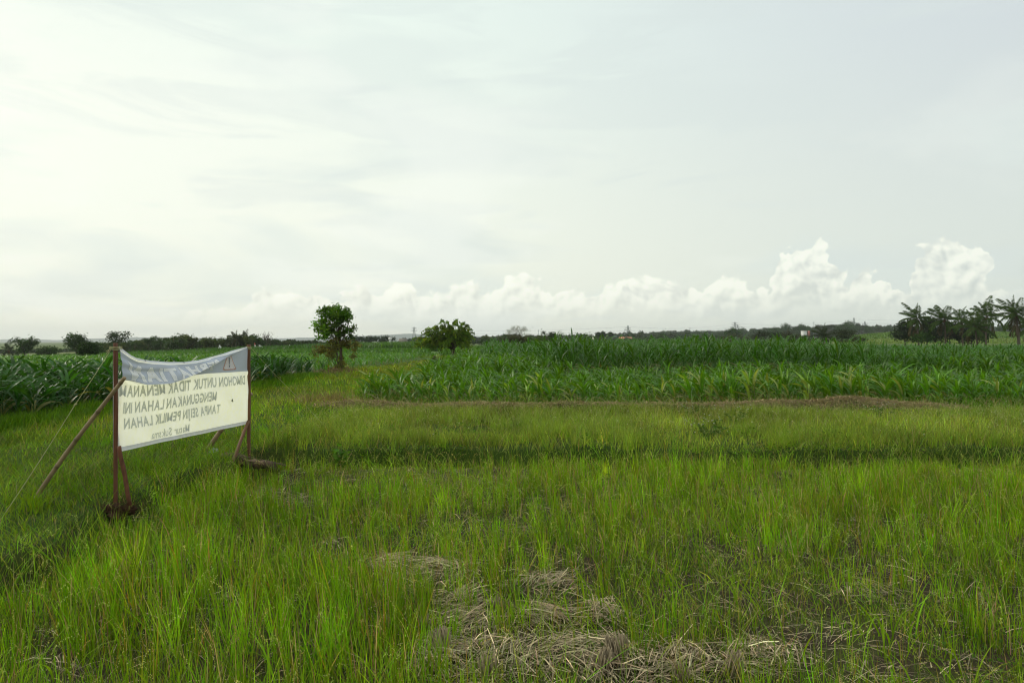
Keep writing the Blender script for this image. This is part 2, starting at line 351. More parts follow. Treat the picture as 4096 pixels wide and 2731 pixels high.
def banner_P(u, v):
    u = np.asarray(u, float); v = np.asarray(v, float)
    x = A0.x+(A1.x-A0.x)*u; y = A0.y+(A1.y-A0.y)*u; zt = zt0+(zt1-zt0)*u; zb = zb0+(zb1-zb0)*u
    uc = np.clip(u, 0, 1)
    sag = np.interp(uc, ku, ksag); lip = np.interp(uc, kul, klip); vl = np.interp(uc, kul, kvl); out = np.interp(uc, kul, kout)
    sag = sag+0.0*u; w = np.clip(v/vl, 0, 1)
    crease = vn(u*7, v*3, 1.0, 50)*0.030+vn(u*16, v*9, 1.0, 51)*0.015+0.017*np.sin(26*u+9*v+2*np.sin(5*u))+0.010*np.sin(60*v-14*u)*np.exp(-((u-.95)/.12)**2)
    fl = sag+(lip-sag)*w; o1 = out*(0.12+0.88*w**0.8)+crease*np.minimum(1, out/0.05)*np.sin(np.pi*np.clip(w*0.9+.08, 0, 1))
    vb = vl+0.045; w2 = np.clip((v-vl)/0.045, 0, 1)
    vflat = np.clip(vb, 0, 1)
    z2 = lip+(np.minimum(vflat, lip+0.004)-lip)*w2-0.010*np.sin(np.pi*w2); o2 = out*(1-sst(w2))+0.004*np.sin(np.pi*w2)
    vf = np.clip((v-vb)/(1-vb), 0, 1); start = np.minimum(vflat, lip+0.004); z3 = start+(v-vb)+(vb-start)*vf
    o3 = 0.014*vn(u*5, v*4, 1.0, 52)*(1-vf*0.4)+0.006*vn(u*14, v*8+u*5, 1.0, 53)+0.012*np.exp(-((v-.36-.62*u)/.03)**2)*np.clip(1-u/.45,0,1)+0.006*np.sin((u*1.1+v*0.8)*17)*np.exp(-((v-0.55-0.3*u)/0.18)**2)
    fz = np.where(v < vl, fl, np.where(v < vb, z2, z3)); off = np.where(v < vl, o1, np.where(v < vb, o2, o3))
    off = off-0.035*np.sin(np.pi*uc)*np.clip((v-0.45)/0.55, 0, 1)*0.4
    return np.stack([x+NRM.x*off, y+NRM.y*off, zt+(zb-zt)*fz], -1)
def cloth_mat(name, col, refl, trans, mott=0.06):
    m = bpy.data.materials.new(name); m.use_nodes = True; t = NT(m.node_tree); t.n.clear()
    tc = t.add('ShaderNodeTexCoord'); n = t.noise(tc.outputs['Object'], 3.5, 5, 0.6); n2 = t.noise(tc.outputs['Object'], 22, 3, 0.6)
    k = t.m('ADD', 1-mott*2, t.m('MULTIPLY', t.m('ADD', n, n2), 2*mott))
    c = t.mix(1.0, (*col, 1), t.vec(k, k, t.m('MULTIPLY', k, k)), 'MULTIPLY')
    d = t.add('ShaderNodeBsdfPrincipled', {'Base Color': t.mix(1.0, c, (refl, refl, refl*1.12), 'MULTIPLY'), 'Roughness': 0.45, 'Specular IOR Level': 0.3})
    tr = t.add('ShaderNodeBsdfTranslucent', {0: t.mix(1.0, c, (trans, trans*0.99, trans*0.80), 'MULTIPLY')})
    bp = t.add('ShaderNodeBump', {'Height': n2, 'Strength': 0.15, 'Distance': 0.004}); t.l.new(bp.outputs[0], d.inputs['Normal'])
    a = t.add('ShaderNodeAddShader', {0: d.outputs[0], 1: tr.outputs[0]})
    t.add('ShaderNodeOutputMaterial', {0: a.outputs[0]}); return m
C_PANEL = cloth_mat('banner_cloth', (1.0, 1.0, 0.92), 0.46, 0.62, 0.10); C_BAND = cloth_mat('banner_dark_band', (0.63, 0.68, 0.73), 0.62, 0.11)
C_HEM = cloth_mat('banner_hem', (0.92, 0.94, 0.95), 0.50, 0.24); C_STRIP = cloth_mat('banner_grey_strip', (0.72, 0.74, 0.76), 0.48, 0.30, 0.16)
C_INK = cloth_mat('banner_print_grey', (0.74, 0.78, 0.78), 0.46, 0.42, 0.10); C_CREAM = cloth_mat('banner_print_cream', (0.98, 0.96, 0.88), 0.66, 0.46)
C_RED = cloth_mat('banner_print_red', (0.82, 0.42, 0.30), 0.45, 0.4); C_DARK = cloth_mat('banner_print_dark', (0.40, 0.43, 0.44), 0.40, 0.24)

sign = tag(empty('banner_sign', (-3.45, 7.3, 0.14)), 'sagging white cloth banner with mirrored writing on wooden posts propped with bamboo', 'banner')
def part(mb, name, mat, smooth=False, parent=None):
    o = mb.build(name, mat, smooth=smooth); p = parent or sign
    o.parent = p; o.matrix_parent_inverse = p.matrix_world.inverted() if False else Matrix.Identity(4)
    w = Vector((0, 0, 0)); q = p
    while q: w += q.location; q = q.parent
    o.data.transform(Matrix.Translation(-w)); return o
us = np.linspace(0, 1, 161)
vs = np.unique(np.round(np.concatenate([np.linspace(0, .4, 61), np.linspace(.4, 1, 37), [0.028, 0.05, 0.345, 0.96, 0.985]]), 5))
uu, vv = np.meshgrid(us, vs, indexing='ij'); BV = banner_P(uu, vv).reshape(-1, 3); nv = len(vs)
i, j = np.meshgrid(np.arange(160), np.arange(nv-1), indexing='ij'); b = (i*nv+j).ravel()
bo = MB().add(BV, np.stack([b, b+1, b+nv+1, b+nv], 1), (1, 1, 1)).build('banner', C_PANEL, smooth=True)
for mm in (C_BAND, C_HEM, C_STRIP, C_CREAM): bo.data.materials.append(mm)
vm = (vs[:-1]+vs[1:])/2; um = (us[:-1]+us[1:])/2
row = np.where(vm < .028, 2, np.where(vm < .05, 4, np.where(vm < .345, 1, np.where((vm > .96) & (vm < .985), 3, np.where(vm >= .985, 2, 0)))))
mi = np.tile(row, 160).reshape(160, -1); bo.data.polygons.foreach_set('material_index', mi.astype(np.int32).ravel())
bo.data.transform(Matrix.Translation(-sign.location)); bo.parent = sign
def to_cloth(bm, name, mat, eps=0.0025, du=0.02, dv=0.02):
    """bm holds flat shapes in (u, v) space; cut it fine and lay it on the cloth"""
    xs = [v.co.x for v in bm.verts]; ysv = [v.co.y for v in bm.verts]
    for lo, hi, st, ax in ((min(xs), max(xs), du, 0), (min(ysv), max(ysv), dv, 1)):
        k = lo+st
        while k < hi:
            no = (1, 0, 0) if ax == 0 else (0, 1, 0); co = (k, 0, 0) if ax == 0 else (0, k, 0)
            bmesh.ops.bisect_plane(bm, geom=bm.verts[:]+bm.edges[:]+bm.faces[:], plane_co=co, plane_no=no); k += st
    U = np.array([v.co.x for v in bm.verts]); V = np.array([v.co.y for v in bm.verts])
    P = banner_P(U, V); e = 1e-3; a = banner_P(U+e, V)-P; c = banner_P(U, V+e)-P
    N = np.cross(a, c); N /= np.maximum(np.linalg.norm(N, axis=1, keepdims=True), 1e-9)
    sg = np.sign(N@np.array(NRM)); N *= np.where(sg == 0, 1, sg)[:, None]; P = P+N*eps
    P -= np.array(sign.location)
    for v, p in zip(bm.verts, P): v.co = p
    me = bpy.data.meshes.new(name); bm.to_mesh(me); bm.free(); me.materials.append(mat)
    o = bpy.data.objects.new(name, me); COL.objects.link(o); o.parent = bo; return o
_glyph = {'M': ([(0, 0), (.13, 0), (.13, .47), (.30, .10), (.42, .10), (.59, .47), (.59, 0), (.72, 0), (.72, .7), (.55, .7), (.36, .27), (.17, .7), (0, .7)], None)}
def glyph(ch, bold):
    """outline mesh of one letter as (verts, faces, left, right)"""
    if ch == 'M': pts = _glyph['M'][0]; return [(x, y) for x, y in pts], None
    cu = bpy.data.curves.new('t', 'FONT'); cu.body = ch; cu.size = 1; cu.offset = bold; cu.resolution_u = 3
    o = bpy.data.objects.new('t', cu); COL.objects.link(o); bpy.context.view_layer.update()
    me = bpy.data.meshes.new_from_object(o.evaluated_get(bpy.context.evaluated_depsgraph_get())); bpy.data.objects.remove(o)
    r_ = [(v.co.x, v.co.y) for v in me.vertices], [tuple(p.vertices) for p in me.polygons]; bpy.data.meshes.remove(me); return r_
def text_bm(s, u0, u1, v0, v1, bold=0.028, gap=0.075):
    bm = bmesh.new(); pen = 0.0
    for ch in s:
        if ch == ' ': pen += 0.30; continue
        vs_, fs_ = glyph(ch, bold); x0 = min(p[0] for p in vs_); x1 = max(p[0] for p in vs_); V_ = [bm.verts.new((p[0]-x0+pen, p[1], 0)) for p in vs_]
        if fs_ is None: bmesh.ops.triangulate(bm, faces=[bm.faces.new(V_)])
        else:
            for f in fs_:
                try: bm.faces.new([V_[q] for q in f])
                except ValueError: pass
        pen += x1-x0+gap
    pen -= gap
    for v in bm.verts: v.co.x = u0+v.co.x/pen*(u1-u0); v.co.y = v1-v.co.y/0.70*(v1-v0); v.co.z = 0
    return bm
to_cloth(text_bm('PERHATIAN', .345, .965, .115, .30, 0.045), 'lettering', C_CREAM, 0.003, 0.012, 0.008)
to_cloth(text_bm('DIMOHON UNTUK TIDAK MENANAM', .035, .992, .395, .50, 0.036), 'lettering', C_INK)
to_cloth(text_bm('MENGGUNAKAN LAHAN INI', .315, .965, .555, .655, 0.036), 'lettering', C_INK)
to_cloth(text_bm('TANPA SEIJIN PEMILIK LAHAN', .275, .96, .705, .80, 0.036), 'lettering', C_INK)
to_cloth(text_bm('Matur Suksma', .53, .80, .865, .945, 0.018), 'lettering', C_INK)
def poly_bm(pts):
    bm = bmesh.new(); f = bm.faces.new([bm.verts.new((x, y, 0)) for x, y in pts]); bmesh.ops.triangulate(bm, faces=[f]); return bm
def tri(cx, top, bot, hw): return [(cx-hw, bot), (cx-hw*.8, bot+.008), (cx+hw*.8, bot+.008), (cx+hw, bot), (cx+.006, top), (cx-.006, top)]
to_cloth(poly_bm(tri(.19, .10, .310, .066)), 'warning_triangle', C_RED, 0.0025)
to_cloth(poly_bm(tri(.19, .122, .298, .056)), 'warning_triangle_face', C_CREAM, 0.0038)
to_cloth(poly_bm([(.183, .165), (.197, .165), (.1935, .25), (.1865, .25)]), 'exclamation_mark', C_DARK, 0.0052)
to_cloth(poly_bm([(.19+.0065*math.cos(k), .272+.015*math.sin(k)) for k in np.linspace(0, 6.28, 12, endpoint=False)]), 'exclamation_dot', C_DARK, 0.0052)
to_cloth(poly_bm([(.160, .66), (.172, .668), (.178, .69), (.168, .684), (.163, .70), (.155, .695), (.16, .68)]), 'tear', cloth_mat('tear_dark', (0.05, 0.08, 0.03), 0.5, 0.1), 0.004)
for (u_, v_) in ((.60, .014), (.86, .014)):                        # grommets in the hem
    g_ = MB(); c = banner_P(u_, v_); ring = []
    to_cloth(poly_bm([(u_+.0045*math.cos(k), v_+.011*math.sin(k)) for k in np.linspace(0, 6.28, 10, endpoint=False)]), 'grommet', C_DARK, 0.004)

def post_part(name, a, b, w, h, col=RED): 
    mb = MB(); ph = random.uniform(0, 6); N_ = 13; P_ = [a.lerp(b, q/(N_-1))+Vector((math.sin(ph+5*q/N_*2), math.cos(ph*2+4*q/N_*2), 0))*.003 for q in range(N_)]
    for q in range(N_-1): pass
    d = (b-a).normalized(); u_ = Vector((1, 0, 0)); u_ = (u_-d*u_.dot(d)).normalized(); v_ = d.cross(u_); V = []; cs = []
    for k_, p in enumerate(P_):
        for sx, sy in ((-1, -1), (-.8, -1.06), (.8, -1.06), (1, -1), (1, 1), (-1, 1)): V.append(p+u_*sx*w*.5*(1+random.gauss(0, .03))+v_*sy*h*.5); cs.append(np.array(col)*random.uniform(.75, 1.25))
    mb.add(np.array([tuple(x) for x in V]), np.array([[i*6+j, i*6+(j+1) % 6, (i+1)*6+(j+1) % 6, (i+1)*6+j] for i in range(N_-1) for j in range(6)]), np.array(cs)); mb.f.append(np.array([[5, 4, 3, 2, 1, 0], [(N_-1)*6+j for j in range(6)]]))
    return part(mb, name, M_WOOD)
pL = lambda px, py, D: W3(px, py, D)
ztl = W3(0, 342.6, 6.0).z
post_part('post', Vector((A1.x-0.010, A1.y-0.03, 0.02)), Vector((A1.x-0.010, A1.y-0.03, ztl+0.0)), 0.022, 0.03, RED2)
post_part('post', Vector((A1.x-0.041, A1.y+0.02, W3(0, 455.5, 6.0).z)), Vector((A1.x-0.041, A1.y+0.02, ztl+0.002)), 0.021, 0.03, RED)
post_part('post', Vector((A0.x+0.012, A0.y+0.02, 0.02)), Vector((A0.x+0.012, A0.y+0.02, W3(0, 344, 8.6).z)), 0.034, 0.034, (0.15, 0.07, 0.035))
post_part('brace', W3(118.9, 445.5, 5.93), Vector(((130-CX)/F*5.93, 5.93, 0.17)), 0.030, 0.02, RED2)
post_part('brace', W3(248.3, 420.5, 8.53), Vector(((227.2-CX)/F*8.0, 8.0, 0.03)), 0.030, 0.025, (0.19, 0.10, 0.055))
mb = MB(); beam(mb, (A1.x-.0255, A1.y-.03, zb1), (A1.x-.0255, A1.y-.03, ztl-.05), .0045, .02, (.62, .62, .60)); part(mb, 'hem_strip', M_PAINT)
def bamboo(a, b, r, nodes, name='bamboo_prop'):
    mb = MB(); a = Vector(a); b = Vector(b); pts = []; rad = []; L = (b-a).length; perp = (b-a).cross(Vector((0, 0, 1))).normalized()
    up = perp.cross(b-a).normalized()
    for k in range(97):
        q = k/96; p = a.lerp(b, q)+up*(0.018*math.sin(math.pi*q))+perp*0.008*math.sin(5*q); rr = r*(1-0.22*q)
        for nd in nodes: rr += r*0.13*math.exp(-((q-nd)*L/0.010)**2)
        pts.append(p); rad.append(rr)
    tube(mb, pts, rad, BAM, 10); c = mb.c[-1]
    qs = np.repeat(np.linspace(0, 1, 97), 10)
    dk = sum(np.exp(-((qs-nd)*L/0.016)**2) for nd in nodes); mb.c[-1] = c*(1-0.5*np.clip(dk, 0, 1))[:, None]*(0.85+0.3*(rng.random(len(c))[:, None]*.3+.7*(0.5+0.5*np.sin(qs*21))[:, None]))
    o = part(mb, name, M_BAMBOO, True)
    return o
bamboo(Vector(((30.5-CX)/F*6.06, 6.02, 0.11)), W3(124.0, 377.0, 5.86), 0.0205, [.07, .33, .53, .74, .96])
bamboo(Vector(((204.0-CX)/F*8.85, 8.85, 0.13)), W3(250.9, 392.8, 8.74), 0.030, [.1, .38, .62, .88])
def rope(pts, r=0.0028, name='rope'):
    mb = MB(); P = [pts[0]]
    for a, b in zip(pts[:-1], pts[1:]):
        for k in range(1, 13):
            q = k/12; p = Vector(a).lerp(Vector(b), q); p.z -= 0.012*math.sin(math.pi*q)*(Vector(b)-Vector(a)).length; P.append(p)
    tube(mb, P, r, ROPE, 5); return part(mb, name, M_ROPE)
tl = Vector((A1.x-0.045, A1.y-0.04, ztl-0.055))
end = Vector(((-6-CX)/F*5.35, 5.35, 0.13)); kn = tl.lerp(end, 0.33)
rope([tl, kn, end], 0.0024)
mb = MB(); tube(mb, [kn+Vector((-.012, 0, -.012)), kn+Vector((.004, 0, .004)), kn+Vector((.016, 0, .006))], [.004, .009, .003], ROPE, 6); part(mb, 'rope_knot', M_ROPE)
tr_ = Vector((A0.x+0.03, A0.y+0.03, W3(0, 347, 8.6).z)); e2 = onG(331, 431, 0.12)
kn2 = tr_.lerp(e2, 0.57); rope([tr_, kn2, e2], 0.0024)
mb = MB(); tube(mb, [kn2+Vector((-.012, 0, -.006)), kn2, kn2+Vector((.014, 0, .006))], [.004, .009, .003], ROPE, 6); part(mb, 'rope_knot', M_ROPE)
def lashing(c, w, h, z, n=3, r=0.0035):
    mb = MB()
    for k in range(n):
        zz = z-k*0.011; P = [Vector((c[0]+sx*w, c[1]+sy*h, zz+0.003*((sx*sy)+0))) for sx, sy in ((-1, -1), (1, -1), (1, 1), (-1, 1), (-1, -1))]
        tube(mb, P, r, ROPE, 5)
    for k in range(5):
        a = random.uniform(-2.6, -0.4); s = Vector((c[0]-w, c[1]-h, z-.02)); tube(mb, [s, s+Vector((-.02+random.uniform(-.02, .02), -.01, -.03*random.random()-.01))], 0.0025, ROPE, 4)
    part(mb, 'lashing', M_ROPE)
lashing((A1.x-0.023, A1.y-0.005), 0.030, 0.045, ztl-0.035); lashing((A0.x+0.012, A0.y+0.02), 0.022, 0.022, W3(0, 346.5, 8.6).z)

# soil and roots heaped at the left post
def lump(name, c, r, n, col, mat, seed, label=None, cat=None, squash=0.7):
    bm = bmesh.new(); bmesh.ops.create_icosphere(bm, subdivisions=n, radius=1)
    V = np.array([v.co[:] for v in bm.verts]); Fc = np.array([[v.index for v in f.verts] for f in bm.faces]); bm.free()
    k = 1+0.28*vn(V[:, 0]*2+V[:, 2], V[:, 1]*2-V[:, 2], 0.7, seed)+0.16*vn(V[:, 0]*5-V[:, 2]*3, V[:, 1]*5+V[:, 2]*4, 0.7, seed+1)
    V = V*k[:, None]*np.array([r[0], r[1], r[2]])
    return MB().add(V, Fc, col), np.array(c)
mb, c = lump('soil', (0, 0, 0), (0.11, 0.09, 0.06), 4, (0.055, 0.030, 0.017), None, 60)
cc = vary((0.075, 0.042, 0.022), 260, .4); pp = rng.normal(0, (0.11, 0.08, 0.03), (260, 3)); pp[:, 2] = np.abs(pp[:, 2])
add_rib(mb, pp, rng.uniform(.03, .10, 260), rng.uniform(0, 6.28, 260), rng.uniform(.2, 1.4, 260), rng.uniform(-.5, .8, 260), 0.004, cc, seg=3)
so = mb.build('soil_mound', M_SOIL); so.location = (-3.40, 5.90, 0.13)
tag(so, 'clump of dark red soil and roots heaped at the foot of the left post', 'soil mound')

# fallen log
mb = MB(); la, lb = Vector((-3.56, 8.45, 0.115)), Vector((-2.70, 7.85, 0.085)); pts = []; rad = []
for k in range(21):
    q = k/20; p = la.lerp(lb, q); p.z += 0.02*math.sin(q*3); p.z += .035; pts.append(p); rad.append((0.080+0.010*math.sin(9*q)+.008*math.sin(23*q)-0.016*q)*(1-.5*max(0, q-.88)/.12*.6))
tube(mb, pts, rad, (0.085, 0.058, 0.038), 18); V = mb.v[0]; V += (vn(V[:, 0]*9, V[:, 2]*22+V[:, 1]*7, 1, 70)*0.012)[:, None]; V[:, 2] += vn(V[:, 0]*5, V[:, 1]*5, 1, 71)*.014; V[-18:] += rng.normal(0, .012, (18, 3)); mb.c[0] = mb.c[0]*np.exp(.45*vn(V[:, 0]*30, V[:, 2]*30, 1, 72))[:, None]
root = tag(empty('fallen_log', (-3.13, 8.15, 0.02)), 'short rotting log lying in grass at the foot of the right banner post', 'log')
part(mb, 'trunk', M_BARK, True, root)
mb = MB()
for k in range(26):
    q = random.random(); a = random.uniform(0.2, 2.6); p = la.lerp(lb, q)+Vector((0, -math.cos(a)*.066, math.sin(a)*.078+.04))
    tube(mb, [p, p+(lb-la)*random.uniform(.04, .16)+Vector((0, -.004, .006))], .0045, (0.16, 0.12, 0.08), 4)
part(mb, 'bark', M_BARK, False, root)

# crumpled clear plastic
bm = bmesh.new(); bmesh.ops.create_icosphere(bm, subdivisions=3, radius=0.045)
for v in bm.verts: v.co = Vector(v.co)*(1+0.35*math.sin(v.co.x*160+v.co.z*90)*math.sin(v.co.y*140)); v.co.z *= 0.9
me = bpy.data.meshes.new('plastic_cup'); bm.to_mesh(me); bm.free()
m = bpy.data.materials.new('clear_plastic'); m.use_nodes = True; p = m.node_tree.nodes['Principled BSDF']
p.inputs['Base Color'].default_value = (0.8, 0.85, 0.82, 1); p.inputs['Roughness'].default_value = 0.15; p.inputs['Alpha'].default_value = 0.45
me.materials.append(m); o = bpy.data.objects.new('plastic_cup', me); COL.objects.link(o); o.location = Vector(((213.5-CX)/F*8.7, 8.7, 0.20))
tag(o, 'crumpled clear plastic litter lying in grass under the banner', 'litter')

# ------------------------------------------------------------------ grasses
def frust(n, y0, y1, marg=1.2, k=0.80, p=1.0):
    """random ground points in the visible wedge, denser near; returns x, y"""
    yy = y0+(y1-y0)*rng.random(n)**p; xx = (rng.random(n)*2-1)*(k*yy+marg); return xx, yy
DRY = [(432, 572, 38, 13), (392, 566, 22, 8), (465, 602, 22, 10), (468, 622, 26, 12), (500, 655, 52, 20), (585, 652, 60, 16), (640, 668, 60, 14), (450, 655, 34, 20),
       (545, 583, 34, 6), (545, 618, 26, 7), (600, 615, 20, 5), (690, 660, 34, 12), (760, 655, 44, 12), (800, 632, 34, 7), (880, 672, 50, 6), (950, 662, 40, 6),
       (862, 590, 24, 4), (300, 500, 24, 4), (270, 495, 18, 5), (60, 662, 24, 6), (965, 592, 18, 4), (330, 545, 14, 4), (225, 600, 16, 4)]
def dryness(x, y):
    px = CX+x/np.maximum(y, .1)*F; py = CY+CH*F/np.maximum(y, .1); r = np.zeros_like(x)
    for a, b_, w, h in DRY: r = np.maximum(r, np.exp(-(((px-a)/w)**2+((py-b_)/h)**2)*0.9))
    return r
def in_rice(x, y): return (((x+3.0)/.55)**2+((y-8.0)/.38)**2 > 1) & (x > -3.36+0.10*np.sin(y*1.7)+0.07*np.sin(y*4.1+1)) & (y < 8.80+0.05*np.sin(x*2.3)+0.08*np.sin(x*0.9+2))
# rice regrowing in tufts
rx, ry = np.meshgrid(np.arange(-9, 9, 0.185), np.arange(2.1, 8.8, 0.185)); rx = rx.ravel()+rng.normal(0, .035, rx.size); ry = ry.ravel()+rng.normal(0, .035, ry.size)
k = in_rice(rx, ry) & (np.abs(rx) < .8*ry+1.0); rx, ry = rx[k], ry[k]
dr = np.maximum(dryness(rx, ry), .85*dryness(rx, ry+.22)); keep = rng.random(len(rx)) > dr*.93; rx, ry, dr = rx[keep], ry[keep], dr[keep]
vig = np.clip(0.95+0.42*vn(rx, ry, 0.8, 80)+rng.normal(0, .20, len(rx)), .28, 1.65)*(1-.35*dr)
nb = (27*vig).astype(int)+6; idx = np.repeat(np.arange(len(rx)), nb); n = len(idx)
P = np.stack([rx[idx]+rng.normal(0, .034, n), ry[idx]+rng.normal(0, .034, n), np.zeros(n)], 1); P[:, 2] = gz(P[:, 0], P[:, 1])-.01
edge = (.72+.28*sst((8.7-ry)/1.0))*(.72+.28*sst((rx+3.3)/.8)); tz = rng.normal(0, .12, len(rx))[idx]; H = np.clip(rng.normal(.205, .066, n)*vig[idx]*edge[idx]*(.76+.24*sst((ry[idx]-2.6)/2.2)), .06, .50)
az_ = rng.normal(2.9, 1.2, len(rx))[idx]+rng.normal(0, 1.25, n); col = vary((0.165, 0.325, 0.010), n, .45, .18)
tc2 = vary((0.148, 0.325, 0.008), len(rx), .48, .20)[idx]; col = (col+tc2)/2
br = rng.random(n); tip = col.copy()*1.1; col[br < .10] = vary((.36, .29, .14), (br < .10).sum(), .35, .1); tip[br < .10] = col[br < .10]
q = (br > .10) & (br < .16); tip[q] = vary((.42, .24, .05), q.sum(), .2, .1); q = (br > .16) & (br < .24); tip[q] = vary((.24, .28, .05), q.sum(), .2, .1)
rice = MB(); col = np.where(rng.random((n, 1)) < .55, col*np.array([.95, .62, 1.5]), col); add_rib(rice, P, H, az_, np.abs(rng.normal(.10, .08, n))+np.abs(tz)*.7, rng.gamma(1.2, .09, n), rng.uniform(.0025, .0056, n)*(1+ry[idx]*.03), col, seg=4, tip=tip)
# seed heads
def panicles(mb, n, xs_, ys_, hmin, hmax, colr, stem, glen=.008, gw=.0034, ng=18, hl=.10):
    z = gz(xs_, ys_); H = rng.uniform(hmin, hmax, n); a = rng.uniform(0, 6.28, n); le = rng.uniform(.02, .22, n); dr_ = rng.uniform(.0, .75, n)
    P = np.stack([xs_, ys_, z], 1); d = np.stack([np.cos(a), np.sin(a), 0*a], 1)
    sc = vary(stem, n, .15, .1); add_rib(mb, P, H, a, le, np.full(n, .04), .0028, sc, seg=3)
    top = P+d*(H*(le+.04))[:, None]*.97; top[:, 2] += H*.97; C0 = []; D0 = []; Cc = []
    cc = vary(colr, n, .2, .12)
    for kx in range(ng):
        q = kx/ng; c = top+d*(hl*(q*.5+dr_*q*q*.5))[:, None]; c[:, 2] += hl*(q*.9-dr_*q*q*.8)-0.03
        c = c+rng.normal(0, .0022, c.shape); C0.append(c); D0.append(d*.4+rng.normal(0, .5, c.shape)+np.array([0, 0, .5])); Cc.append(cc)
    add_leaves(mb, np.concatenate(C0), np.concatenate(D0), glen, gw, np.concatenate(Cc))
x, y = frust(2600, 2.4, 8.7, .6, .8, .8); k = in_rice(x, y) & (rng.random(len(x)) > dryness(x, y)*.8); x, y = x[k], y[k]
panicles(rice, len(x), x, y, .22, .40, (.46, .52, .18), (.16, .26, .03))
x, y = frust(520, 2.4, 8.7, .6, .8, .8); k = in_rice(x, y); x, y = x[k], y[k]
panicles(rice, len(x), x, y, .18, .33, (.50, .38, .17), (.35, .26, .09))
tag(rice.build('rice_grass', M_GRASS), 'thick yellow-green rice regrowth with pale seed heads filling the foreground field', 'grass', kind='stuff')
n = 5200; x, y = frust(n, 2.3, 8.6, .6, .8, .8); k = in_rice(x, y) & (rng.random(n) > dryness(x, y)*.9) & (vn(x, y, .35, 111) > .1); x, y = x[k], y[k]; n = len(x)
ww = MB(); add_rib(ww, np.stack([x, y, gz(x, y)], 1), rng.uniform(.14, .36, n), rng.normal(2.9, 1.5, n), np.abs(rng.normal(.25, .2, n)), rng.gamma(1.6, .28, n), rng.uniform(.006, .011, n), vary((.17, .33, .008), n, .30, .14), seg=5, droop=.55, tip=vary((.22, .36, .02), n, .2, .1))
tag(ww.build('broad_grass', M_GRASS), 'scattered broader bright green grass leaves bending over the rice', 'grass', kind='stuff')
# fine weeds between the tufts
n = 76000; x, y = frust(n, 2.2, 8.9, .6, .8, .75); k = in_rice(x, y) & (rng.random(n) > dryness(x, y)*.78) & (rng.random(n) < .62+.55*vn(x, y, .45, 81)); x, y = x[k], y[k]; n = len(x)
P = np.stack([x, y, gz(x, y)-.005], 1); wd = MB(); col = vary((.175, .280, .018), n, .50, .24)*(.9+.25*vn(x, y, .6, 101))[:, None]
q = rng.random(n) < .15; col[q] = vary((.26, .21, .11), q.sum(), .3, .1)
add_rib(wd, P, rng.gamma(4, .034, n)*(1+.25*vn(x, y, .8, 82)), rng.uniform(0, 6.28, n), rng.normal(.45, .3, n), rng.normal(.3, .35, n), rng.uniform(.002, .0042, n), col, seg=3)
n = 22000; x, y = frust(n, 2.2, 8.8, .5, .8, .8); k = in_rice(x, y) & (vn(x, y, .4, 83) > .30); x, y = x[k], y[k]; n = len(x)
add_leaves(wd, np.stack([x, y, gz(x, y)+rng.uniform(.01, .12, n)], 1), rng.normal(0, 1, (n, 3))*np.array([1, 1, .5]), rng.uniform(.015, .035, n), .014, vary((.07, .15, .02), n, .2, .12))
tag(wd.build('weeds', M_GRASS), 'fine low weeds tangled between the rice tufts', 'weeds', kind='stuff')
# straw
def straws(mb, x, y, z, L, w, col, align=None, tilt=.25):
    n = len(x); a = rng.uniform(0, 6.28, n) if align is None else align+rng.normal(0, .5, n)
    el_ = rng.normal(0, tilt, n); d = np.stack([np.cos(a)*np.cos(el_), np.sin(a)*np.cos(el_), np.sin(el_)], 1)
    s = np.stack([-np.sin(a), np.cos(a), 0*a], 1)+rng.normal(0, .4, (n, 3)); s /= np.linalg.norm(s, axis=1, keepdims=True)
    p = np.stack([x, y, z], 1); L = np.broadcast_to(L, n)[:, None]; w = np.broadcast_to(w, n)[:, None]; bow = np.array([0, 0, 1])*L*.06
    V = np.stack([p-d*L/2-s*w/2, p-d*L/2+s*w/2, p+bow+s*w/2, p+bow-s*w/2, p+d*L/2+s*w*.3, p+d*L/2-s*w*.3], 1)
    b = (np.arange(n)*6)[:, None]; mb.add(V.reshape(-1, 3), np.concatenate([b+np.array([0, 1, 2, 3]), b+np.array([3, 2, 4, 5])]), np.repeat(col, 6, 0))
st = MB(); n = 95000; x, y = frust(n, 2.2, 8.8, .5, .8, .6); dz = dryness(x, y); k = in_rice(x, y) & (rng.random(n) < .20+.90*dz); x, y, dz = x[k], y[k], dz[k]; n = len(x)
col = vary((.36, .29, .18), n, .50, .08)
straws(st, x, y, gz(x, y)+rng.uniform(0, 1, n)**1.5*(.015+.085*dz), np.where(rng.random(n) < .45, rng.uniform(.02, .08, n), rng.uniform(.08, .26, n)), rng.uniform(.002, .0055, n), col, 2.5*vn(x, y, .30, 90), .22)
for a_, b_, w_, h_ in DRY[:13]:                          # matted heaps: many stalks combed roughly one way
    c_ = onG(a_, b_, -.04); sx_ = w_/F*c_.y*.62; sy_ = max(.10, h_/(b_-CY)*c_.y*.55); nn = int(min(1900, 3800*sx_*sy_+110)); al = rng.uniform(0, 3.14)
    x = c_.x+rng.normal(0, sx_, nn); y = c_.y+rng.normal(0, sy_, nn); k = in_rice(x, y); x, y = x[k], y[k]; nn = len(x); hp = .07*np.exp(-((x-c_.x)/sx_)**2*.6-((y-c_.y)/sy_)**2*.6)
    straws(st, x, y, gz(x, y)+hp*rng.random(nn)**.6+.008, np.where(rng.random(nn) < .35, rng.uniform(.03, .09, nn), rng.uniform(.09, .32, nn)), rng.uniform(.0028, .0065, nn), vary((.44, .355, .22), nn, .50, .08), al+1.2*vn(x, y, .25, 110), .20)
tag(st.build('straw_litter', M_STRAW), 'pale grey-brown rice straw lying in patches on the foreground field', 'straw', kind='stuff')
